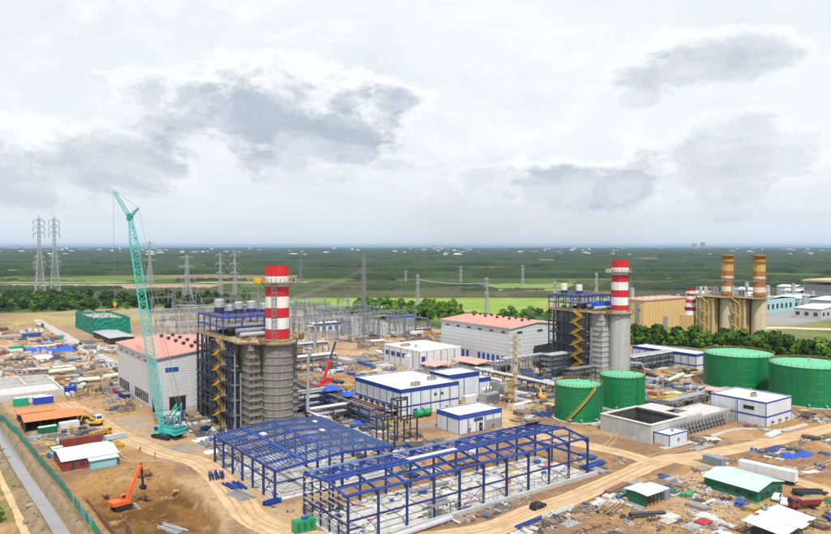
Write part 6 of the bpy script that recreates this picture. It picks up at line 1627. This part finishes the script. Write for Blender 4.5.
# stacks: each pipe or beam is a part
def pipes(label, x, y, rz, L, r, n, m, rows=1, name='pipe_stack'):
    t = thing(name, label, 'pipes', (x, y, hz(x, y)), rz)
    proto_ = None
    for q in range(rows):
        for k in range(n-q):
            if proto_ is None: proto_ = MB().tube([(-L/2,0,0),(L/2,0,0)], r, 12).mesh('pipe', m, True)
            o = bpy.data.objects.new('pipe', proto_); COL.objects.link(o); o.parent = t; o.location = (rnd.uniform(-.2,.2), (k-(n-1)/2+q*.5)*2.05*r, r+.1+q*1.75*r)
    for s in (-.3,.3): block('bearer', L*s-.15, L*s+.15, -n*r, n*r, -.25, .1, 'timber', t)
    return t
pipes('single pale yellow pipe lying in the yard trench', 70.2, 407.5, R(5), 13, 1.25, 1, 'pipe_pale'); pipes('pale yellow pipe string near the grey hall, closer piece', 76, 373, R(-6), 10, 1.2, 1, 'pipe_pale'); pipes('pale yellow pipe string near the grey hall, end piece', 86.5, 376, R(20), 8, 1.3, 1, 'pipe_pale')
pipes('short pale pipe standing askew by the blue container', 70, 358, R(60), 5, 1.3, 1, 'pipe_pale'); pipes('stack of grey pipes beside the maroon container', 60.8, 258, R(10), 7, .3, 5, 'pipe_grey', 3)
pipes('silver pipes laid beside the small green tanks', 228, 168.5, R(3), 12, .35, 5, 'pipe_grey', 2); pipes('white pipes on the sand near the blue framed building', 249, 124, R(4), 9, .3, 4, 'pipe_white', 2)
pipes('rusty pipes beside the sandy road opposite the mint shed', 158, 121, R(8), 10, .3, 4, 'rusty_steel', 2); pipes('dark pipes in front of the mint roofed shed', 149, 104.6, R(-30), 9, .28, 3, 'dark_steel', 2); pipes('long thick grey pipe in front of the frame shed plinth', 99, 131.0, R(3), 18, .75, 1, 'pipe_grey')
pipes('thick buff pipe across the sand left of the big tank', 312, 204, R(15), 24, 1.1, 1, 'pipe_pale'); pipes('brown steel pipes near the switchyard edge', 196, 398, R(20), 16, .5, 6, 'rusty_steel', 2); pipes('white pipes behind the workshop building', 262, 372, R(12), 14, .5, 5, 'pipe_white', 2)
def beams(label, x, y, rz, L, n, m, layers=1, sp=.75):
    t = thing('beam_stack', label, 'steel beams', (x, y, hz(x, y)), rz)
    i = MB().box(-.5,.5,-.14,.14,0,.03).box(-.5,.5,-.14,.14,.37,.40).box(-.5,.5,-.02,.02,.03,.37).mesh('beam', m)
    for q in range(layers):
        for k in range(n):
            o = bpy.data.objects.new('beam', i); COL.objects.link(o); o.parent = t; l = L*rnd.uniform(.75,1.05); o.scale = (l, 1.2, 1.2); o.location = (rnd.uniform(-.5,.5), (k-(n-1)/2)*sp+rnd.uniform(-.15,.15), .1+q*.55); o.rotation_euler[2] = R(rnd.uniform(-3,3))
    for s in (-.3,.3): block('bearer', L*s-.12, L*s+.12, -n*sp/2, n*sp/2, -.25, .1, 'timber', t)
    return t
beams('blue steel beams laid out beside the purlin shed corner', 75.3, 186, R(92), 9, 6, 'blue_steel'); beams('white and silver beams in front of the purlin shed columns', 73.5, 178.5, R(100), 10, 6, 'silver', 1); beams('blue beams stacked by the first column of the purlin shed', 74.2, 197.5, R(75), 7, 6, 'navy_steel', 2)
beams('short blue beams at the foot of the corner column of the purlin shed', 77.6, 168.0, R(10), 5, 3, 'blue_steel', 2); beams('grey and blue beams piled on timber in the earth pit', 54.0, 174.0, R(112), 9, 6, 'silver', 1, .6); beams('rusty beams lying across the pit beyond the excavator', 55.5, 199, R(118), 12, 2, 'rusty_steel', 1)
beams('rusty beams crossed at the near corner of the pit', 58, 163, R(30), 13, 2, 'rusty_steel', 1, 1.0); beams('blue and green beams beside the right end of the frame shed', 170, 138.5, R(6), 11, 4, 'blue_trim', 2); beams('blue barrier beams along the road before the frame shed', 122, 118.9, R(6), 10, 2, 'blue_trim', 1)
beams('white barrier beams along the road before the frame shed', 134, 119.8, R(4), 12, 2, 'white_wall', 1); beams('brown timbers beside the mint roofed shed', 145, 113, R(15), 8, 6, 'timber', 2); beams('dark beams near the pale green roofed office', 197, 88, R(-35), 8, 5, 'dark_steel', 2); beams('rusty beams by the trees of the tank yard', 285, 200, R(20), 14, 5, 'rusty_steel', 2)
beams('brown beams across the yard trench', 66, 420, R(8), 30, 3, 'rusty_steel', 1, 1.1); beams('yellow beams in the scrap yard by the fence', 41.5, 252, R(12), 6, 4, 'yellow_paint', 2); beams('yellow beams beside the long maroon container', 58, 247, R(140), 7, 4, 'yellow_paint', 2); beams('blue steel pieces at the foot of the nearer boiler house', 89, 250, R(35), 8, 5, 'navy_steel', 2)
beams('silver beams on the sand by the wide road', 214, 130, R(3), 11, 3, 'concrete_pale', 1); beams('blue beams at the picture edge near the white shelter', 181, 74, R(60), 9, 3, 'blue_trim', 2)
# concrete kerb stones and blocks laid out along the road
def crates(label, x, y, rz, n, m, s=1.4):
    t = thing('crate_stack', label, 'crates', (x, y, hz(x, y)), rz)
    for k in range(n):
        i, j = k % 3, k // 3; o = MB().box(-s/2,s/2,-s/2,s/2,0,s*.8).build('crate', m, t); o.location = (i*s*1.15+rnd.uniform(-.1,.1), j*s*1.15, -.1); o.rotation_euler[2] = R(rnd.uniform(-8,8))
        for q in (-.3,.3): b = MB().box(-s/2-.03,s/2+.03,s*q-.06,s*q+.06,.1,s*.84).build('batten', 'timber', o)
crates('timber crates near the foot of the hoist mast', 219, 209, R(10), 6, 'wood_grey'); crates('grey crates beside the farther boiler house', 258, 214, R(20), 6, 'concrete_pale', 1.8); crates('timber crates beside the grey hall gable', 96, 274, R(5), 6, 'wood_grey', 1.8); crates('pale crates in front of the workshop building', 214, 318, R(8), 9, 'white_wall', 2.2)
crates('orange crates behind the concrete basin', 232, 171, R(8), 4, 'orange_paint', 2.0); crates('dark crates by the salmon canopy', 213, 262, R(8), 9, 'grey_metal', 2.2); crates('white crates beside the mint roofed shed', 151, 118, R(12), 5, 'white_wall', 1.1); crates('grey crates by the long trailer', 190.5, 116, R(-10), 6, 'wood_grey', 1.5)
crates('green crates on the sand right of the mint shed', 169, 106, R(20), 4, 'green_paint', 1.4); crates('blue crates near the blue framed building', 284, 128, R(20), 6, 'dark_steel', 1.6)
def transformer(label, x, y, rz):
    t = thing('transformer', label, 'transformer', (x, y, 0), rz)
    MB().box(-4,4,-2.2,2.2,0,4.6).build('tank_body', 'galv', t); MB().tube([(-3,1.2,5.9),(3,1.2,5.9)], .7, 12).build('conservator', 'pipe_white', t)
    for k in range(8): MB().box(-3.8+k,-3.5+k,-3.4,-2.25,.6,4.0).build('radiator_fin', 'galv_dark', t)
    for k in range(3): MB().lathe([(.3,4.6),(.4,5.2),(.2,5.5),(.4,6.0),(.2,6.3),(.3,7.0),(.1,7.4)], 8, -2+k*2, -.6).build('bushing', 'rusty_steel', t)
transformer('grey transformer with white cylinder between hoist mast and narrow white block', 203, 222, R(8)); transformer('grey transformer at the foot of the pale hall', 258, 272, 0); transformer('grey transformer behind the hoist mast', 222, 236, R(90)); transformer('grey transformer beside the nearer boiler house racks', 130, 285, 0)
# sheet piles along the pit
t = thing('sheet_pile_wall', 'row of rusty sheet piles lining the near wall of the pit', 'retaining wall', (40.2, 0, 0))
for k in range(46):
    y = 160+k*.92; z1 = hz(39.2, y)+(.5+.35*math.sin(k*2.1) if y < 188 else -.05)
    o = MB().box(-.12+(.16 if k % 2 else 0),.0+(.16 if k % 2 else 0),y-.45,y+.45,-3.6,max(z1,.0)).build('sheet_pile', 'rusty_steel', t)
for (y, z) in ((172.5,2.2),(171.2,2.0),(169.9,2.3),(168.4,1.8)): MB().box(2.6,2.8,y-.5,y+.5,-3.4,z).build('sheet_pile', 'rusty_steel', t)

# ------------------------------------------------------------------ people
def person(label, x, y, rz, shirt, step):
    bmv = [(0,0,.95),(0,0,1.2),(0,0,1.42),(0,.0,1.52),(0,.02,1.64),(-.1,0,.9),(-.12,step*.18,.5),(-.12,step*.12,.08),(-.12,step*.12+.14,.05),(.1,0,.9),(.12,-step*.15,.5),(.12,-step*.28,.1),(.12,-step*.28+.14,.06),
           (-.2,0,1.4),(-.27,-step*.08,1.12),(-.26,.06-step*.1,.86),(-.26,.08-step*.1,.77),(.2,0,1.4),(.27,step*.08,1.12),(.26,.08+step*.1,.86),(.26,.1+step*.1,.77)]
    ed = [(0,1),(1,2),(2,3),(3,4),(0,5),(5,6),(6,7),(7,8),(0,9),(9,10),(10,11),(11,12),(2,13),(13,14),(14,15),(15,16),(2,17),(17,18),(18,19),(19,20)]
    rad = [.15,.15,.16,.065,.105,.10,.075,.05,.04,.10,.075,.05,.04,.075,.055,.045,.04,.075,.055,.045,.04]
    me = bpy.data.meshes.new('person'); me.from_pydata(bmv, ed, []); o = bpy.data.objects.new('person', me); COL.objects.link(o)
    sk = o.modifiers.new('skin', 'SKIN'); 
    for v, r in zip(me.skin_vertices[0].data, rad): v.radius = (r, r)
    me.skin_vertices[0].data[0].use_root = True
    ss = o.modifiers.new('sub', 'SUBSURF'); ss.levels = 1; ss.render_levels = 1
    dg = bpy.context.evaluated_depsgraph_get(); nm = bpy.data.meshes.new_from_object(o.evaluated_get(dg)); o.modifiers.clear(); o.data = nm
    for m in (shirt, 'cloth_dark', 'skin'): nm.materials.append(MATS[m])
    for p in nm.polygons: p.material_index = 2 if p.center.z > 1.5 or (abs(p.center.x) > .2 and p.center.z < .9) else (1 if p.center.z < .95 else 0); p.use_smooth = True
    o.location = (x, y, hz(x, y)+.06); o.rotation_euler[2] = rz
    MB().lathe([(.155,1.66),(.125,1.67),(.12,1.74),(.07,1.80),(.01,1.81)], 12, 0, .02).build('helmet', 'yellow_paint', o)
    return tag(o, label, 'person', 'people on the haul road')
person('person in dark clothes walking on the haul road toward the crane', 63.3, 236.2, R(20), 'cloth_dark', 1.0); person('person in orange shirt standing on the haul road near the pit', 65.6, 227.9, R(150), 'cloth_orange', .3)

# ------------------------------------------------------------------ scattered construction scrap (uncountable)
PAL = [(.45,.44,.43),(.62,.62,.60),(.75,.75,.73),(.10,.10,.105),(.05,.05,.055),(.28,.14,.08),(.36,.25,.16),(.16,.09,.06),(.03,.09,.36),(.04,.20,.10),(.55,.33,.05),(.40,.06,.05),(.30,.33,.36),(.20,.22,.25),(.50,.42,.33)]
def debris(label, rects, n, seed, pal=None, smin=.25, smax=1.0, hmax=1.2, thr=.45, name='construction_debris'):
    """sorted lots of building material (rows of bars, sheet piles, boxes, heaps) and some loose scrap between them"""
    r = random.Random(seed); pal = pal or PAL; rr = np.random.RandomState(seed)
    tot = np.array([(b-a)*(d-c) for a,b,c,d in rects], float)
    def spots(m, t):
        pick = rr.choice(len(rects), m*5, p=tot/tot.sum()); RX = np.array(rects, float)[pick]
        X = RX[:,0]+rr.rand(m*5)*(RX[:,1]-RX[:,0]); Y = RX[:,2]+rr.rand(m*5)*(RX[:,3]-RX[:,2])
        bad = (road_mask(X, Y, .6) > .3) | (fbm2(X, Y, 15, 3, seed) < t)
        for (x0,x1,y0,y1) in PADS: bad |= (X > x0-.8) & (X < x1+.8) & (Y > y0-.8) & (Y < y1+.8)
        return X[~bad][:m], Y[~bad][:m]
    mb = MB()
    def zz(x, y): return hz(x, y)
    S = (smin+smax)*.75
    LX, LY = spots(max(6, n//13), thr)
    for x, y in zip(LX, LY):
        z = zz(x, y)+.02; c = r.choice(pal); a = r.choice((0, math.pi/2, r.gauss(0,.25), math.pi/2+r.gauss(0,.25)))
        e = Vector((math.cos(a), math.sin(a), 0)); g = Vector((-e.y, e.x, 0)); C = Vector((x, y, z)); kind = r.random(); W = S*r.uniform(1.6,4.2)
        def tint(): f = r.uniform(.62,1.05); mb.col = tuple(min(.8, q*f) for q in c)
        if kind < .34:                                     # parallel bars, one or two layers
            m = r.randint(4,9); d = r.uniform(.18,.34)*S+.08; L_ = W*r.uniform(1.2,2.2)
            for q in range(r.choice((1,1,2,3))):
                for k in range(m):
                    tint(); o = C + g*(k-m/2)*d*1.5 + Vector((0,0,.1+q*d*1.2)); l = L_*r.uniform(.8,1.05); s = e*r.uniform(-.3,.3)*S
                    mb.beam(o-e*l/2+s, o+e*l/2+s, d, d)
        elif kind < .55:                                   # sheet piles
            for k in range(r.randint(1,3)):
                o = C + e*k*W*1.05; w, d, h = W*r.uniform(.7,1.0), W*r.uniform(.4,.6), r.uniform(.2,.75)*hmax
                for q in range(3):
                    tint(); ww, dd = w*r.uniform(.92,1.05), d*r.uniform(.9,1.06); b = [o-e*ww/2-g*dd/2, o+e*ww/2-g*dd/2, o+e*ww/2+g*dd/2, o-e*ww/2+g*dd/2]
                    mb.hexa([p_+Vector((0,0,h*q/3-.1*(q==0))) for p_ in b], [p_+Vector((0,0,h*(q+.85)/3)) for p_ in b])
        elif kind < .76:                                   # boxes in rows
            for k in range(r.randint(2,7)):
                i_, j_ = k % 3, k//3; s = S*r.uniform(.75,1.0); o = C + e*i_*S*1.5 + g*j_*S*1.4; tint(); h = s*r.uniform(.6,1.1)*min(1.3,hmax)
                b = [o-e*s/2-g*s*.4, o+e*s/2-g*s*.4, o+e*s/2+g*s*.4, o-e*s/2+g*s*.4]; mb.hexa([p_-Vector((0,0,.2)) for p_ in b], [p_+Vector((0,0,h)) for p_ in b])
                tint(); mb.box(o.x-s*.2,o.x+s*.2,o.y-s*.2,o.y+s*.2,z+h,z+h+.12)
        elif kind < .88:                                   # pipe bundle
            m = r.randint(2,5); d = r.uniform(.14,.32)*S+.06; L_ = W*1.6
            for k in range(m): tint(); o = C + g*k*d*2.1 + Vector((0,0,d)); mb.tube([o-e*L_/2, o+e*L_/2], d, 7)
        else:                                              # heap of rubble
            for k in range(16):
                rad = W*.55*r.random()**.6; an = r.uniform(0,6.28); s = S*r.uniform(.15,.4); tint(); h0 = .7*hmax*(1-rad/(W*.6))
                o = C + Vector((rad*math.cos(an), rad*math.sin(an), h0*.6)); v = [Vector((r.uniform(-1,1),r.uniform(-1,1),r.uniform(-.6,.6)))*s*.3 for _ in range(8)]
                b = [o+Vector((-s,-s,-s-h0*.5)),o+Vector((s,-s,-s-h0*.5)),o+Vector((s,s,-s-h0*.5)),o+Vector((-s,s,-s-h0*.5))]
                mb.hexa([p_+v[q] for q, p_ in enumerate(b)], [p_+Vector((0,0,s*1.4+h0*.5))*1.0+v[q+4]-(p_-o)*.35 for q, p_ in enumerate(b)])
    X, Y = spots(int(n*.6), thr-.05)
    Z = height(X, Y)
    for x, y, z in zip(X, Y, Z):
        c = r.choice(pal); f = r.uniform(.45,.95); mb.col = tuple(q*f for q in c); a = r.uniform(0,3.14); s = r.uniform(smin, smax)*.7; e = Vector((math.cos(a), math.sin(a), 0)); c0 = Vector((x, y, z+.05))
        if r.random() < .6: mb.beam(c0-e*s*1.6, c0+e*s*1.6+Vector((0,0,r.uniform(0,.2))), r.uniform(.08,.25), r.uniform(.08,.2))
        else: mb.box(x-s*.4,x+s*.4,y-s*.3,y+s*.3,z-.1,z+s*.5)
    o = mb.build(name, 'debris'); return tag(o, label, 'debris', kind='stuff')
BR = [(.30,.20,.13),(.36,.25,.16),(.18,.11,.08),(.45,.36,.27),(.10,.09,.085),(.55,.50,.44),(.28,.14,.09),(.62,.60,.57),(.35,.33,.32)]
GR = [(.38,.38,.39),(.55,.55,.55),(.70,.70,.70),(.22,.23,.25),(.08,.085,.09),(.30,.22,.16),(.05,.11,.32),(.50,.34,.10),(.14,.15,.17)]
debris('jumbled scrap and timber between the fence and the maroon container', [(38,60,245,282)], 558, 1, GR+[(.60,.36,.04)], .3, 1.1, 1.6, .38)
debris('mixed building material spread over the yard beside the grey hall', [(40,98,345,470),(60,82,296,345)], 2337, 2, BR+GR, .4, 1.6, 1.8, .42)
debris('small scrap scattered far back in the yard', [(30,115,440,540)], 868, 3, BR+GR, .6, 2.2, 2.0, .45)
debris('spoil and stored goods on the sand before the netted block', [(10,98,545,660),(20,60,420,545)], 700, 17, BR+GR, .8, 2.6, 2.2, .47)
debris('steel offcuts around the feet of the nearer boiler house', [(82,150,212,290)], 2067, 4, GR+[(.12,.13,.16),(.03,.06,.2)], .3, 1.4, 1.9, .40)
debris('dark equipment and pipe pieces between the racks', [(118,160,255,345),(150,230,262,345)], 1977, 5, GR+BR, .4, 1.7, 2.4, .42)
debris('material piled between the white buildings and small tanks', [(183,262,186,265)], 2697, 6, GR+BR, .35, 1.5, 1.9, .42)
debris('construction material around the farther boiler house', [(250,340,195,300),(300,345,180,262)], 1798, 7, GR, .5, 1.9, 2.4, .44)
debris('planks and stones along the road before the frame shed', [(98,185,126.8,133),(90,180,113,120.5),(164,184,131,150)], 1500, 8, BR+GR, .22, .8, .9, .42)
debris('timber and sheet scrap over the sand near the mint shed', [(126,182,84,120)], 1000, 9, BR+GR[:3], .22, .8, .8, .45)
debris('mixed scrap around the pale green roofed office', [(150,215,66,118),(205,262,92,116)], 2400, 10, BR+GR+[(.45,.05,.05),(.05,.16,.5),(.05,.25,.15)], .22, .9, 1.0, .43)
debris('loose material on the sand before the blue framed building', [(206,262,118,142),(278,300,110,135)], 900, 11, GR+BR, .25, .9, .8, .45)
debris('pipes and scaffold parts behind the concrete basin', [(206,300,166,205)], 1618, 12, GR+[(.55,.13,.03),(.5,.4,.06)], .35, 1.4, 1.6, .40)
debris('offcuts on the ground under the two steel sheds', [(118,150,160,214),(72,80,160,215)], 988, 13, GR+[(.03,.08,.34),(.55,.56,.57)], .25, 1.1, 1.0, .42)
debris('stored material at the edge of the switchyard', [(150,350,345,440)], 1977, 14, BR+GR, .6, 2.4, 2.4, .46)
debris('stones and roots on the banks of the ditch', [(24.5,27,120,330),(33.5,36,120,300)], 500, 15, [(.28,.21,.15),(.40,.32,.24),(.20,.15,.11),(.40,.33,.26)], .12, .4, .5, .40, 'bank_rubble')
debris('clods and boards on the floor of the pit', [(42,64,150,222)], 161, 16, [(.26,.15,.07),(.36,.22,.10),(.30,.28,.26),(.45,.30,.15)], .2, .8, .5, .5)
# material lying on the slab of the frame shed
def slab_goods(label, x0, x1, y0, y1, n, seed):
    r = random.Random(seed); mb = MB()
    for k in range(n):
        x, y = r.uniform(x0,x1), r.uniform(y0,y1); c = r.choice(GR+[(.72,.72,.70)]*4+[(.5,.08,.07)]); mb.col = c
        if r.random() < .5: L_ = r.uniform(1,5); a = r.choice((0,1.57,r.uniform(0,3))); mb.beam((x,y,.3),(x+L_*math.cos(a),y+L_*math.sin(a),.3),r.uniform(.15,.4),r.uniform(.15,.4))
        else: s = r.uniform(.3,1.1); mb.box(x-s,x+s,y-s*.6,y+s*.6,.1,r.uniform(.3,1.3))
    tag(mb.build('construction_debris', 'debris'), label, 'debris', kind='stuff')
slab_goods('planks and crates lying on the floor inside the frame shed', 83, 161, 135.5, 154.5, 130, 5); slab_goods('offcuts lying on the floor of the purlin shed', 80, 115, 170, 210, 90, 6)

# ------------------------------------------------------------------ haze
mz = bpy.data.materials.new('haze'); mz.use_nodes = True; nt = mz.node_tree; nt.nodes.clear()
pv = nt.nodes.new('ShaderNodeVolumePrincipled'); pv.inputs['Color'].default_value = (.50,.72,1.0,1); pv.inputs['Density'].default_value = HAZE; pv.inputs['Anisotropy'].default_value = .2
ov = nt.nodes.new('ShaderNodeOutputMaterial'); nt.links.new(pv.outputs[0], ov.inputs['Volume'])
MATS['haze'] = mz
if HAZE > 0:
    hb = MB().box(-61000,61000,-61000,61000,-8.0,118).build('haze', 'haze'); tag(hb, 'thin bluish haze over the plain', 'haze', kind='stuff')
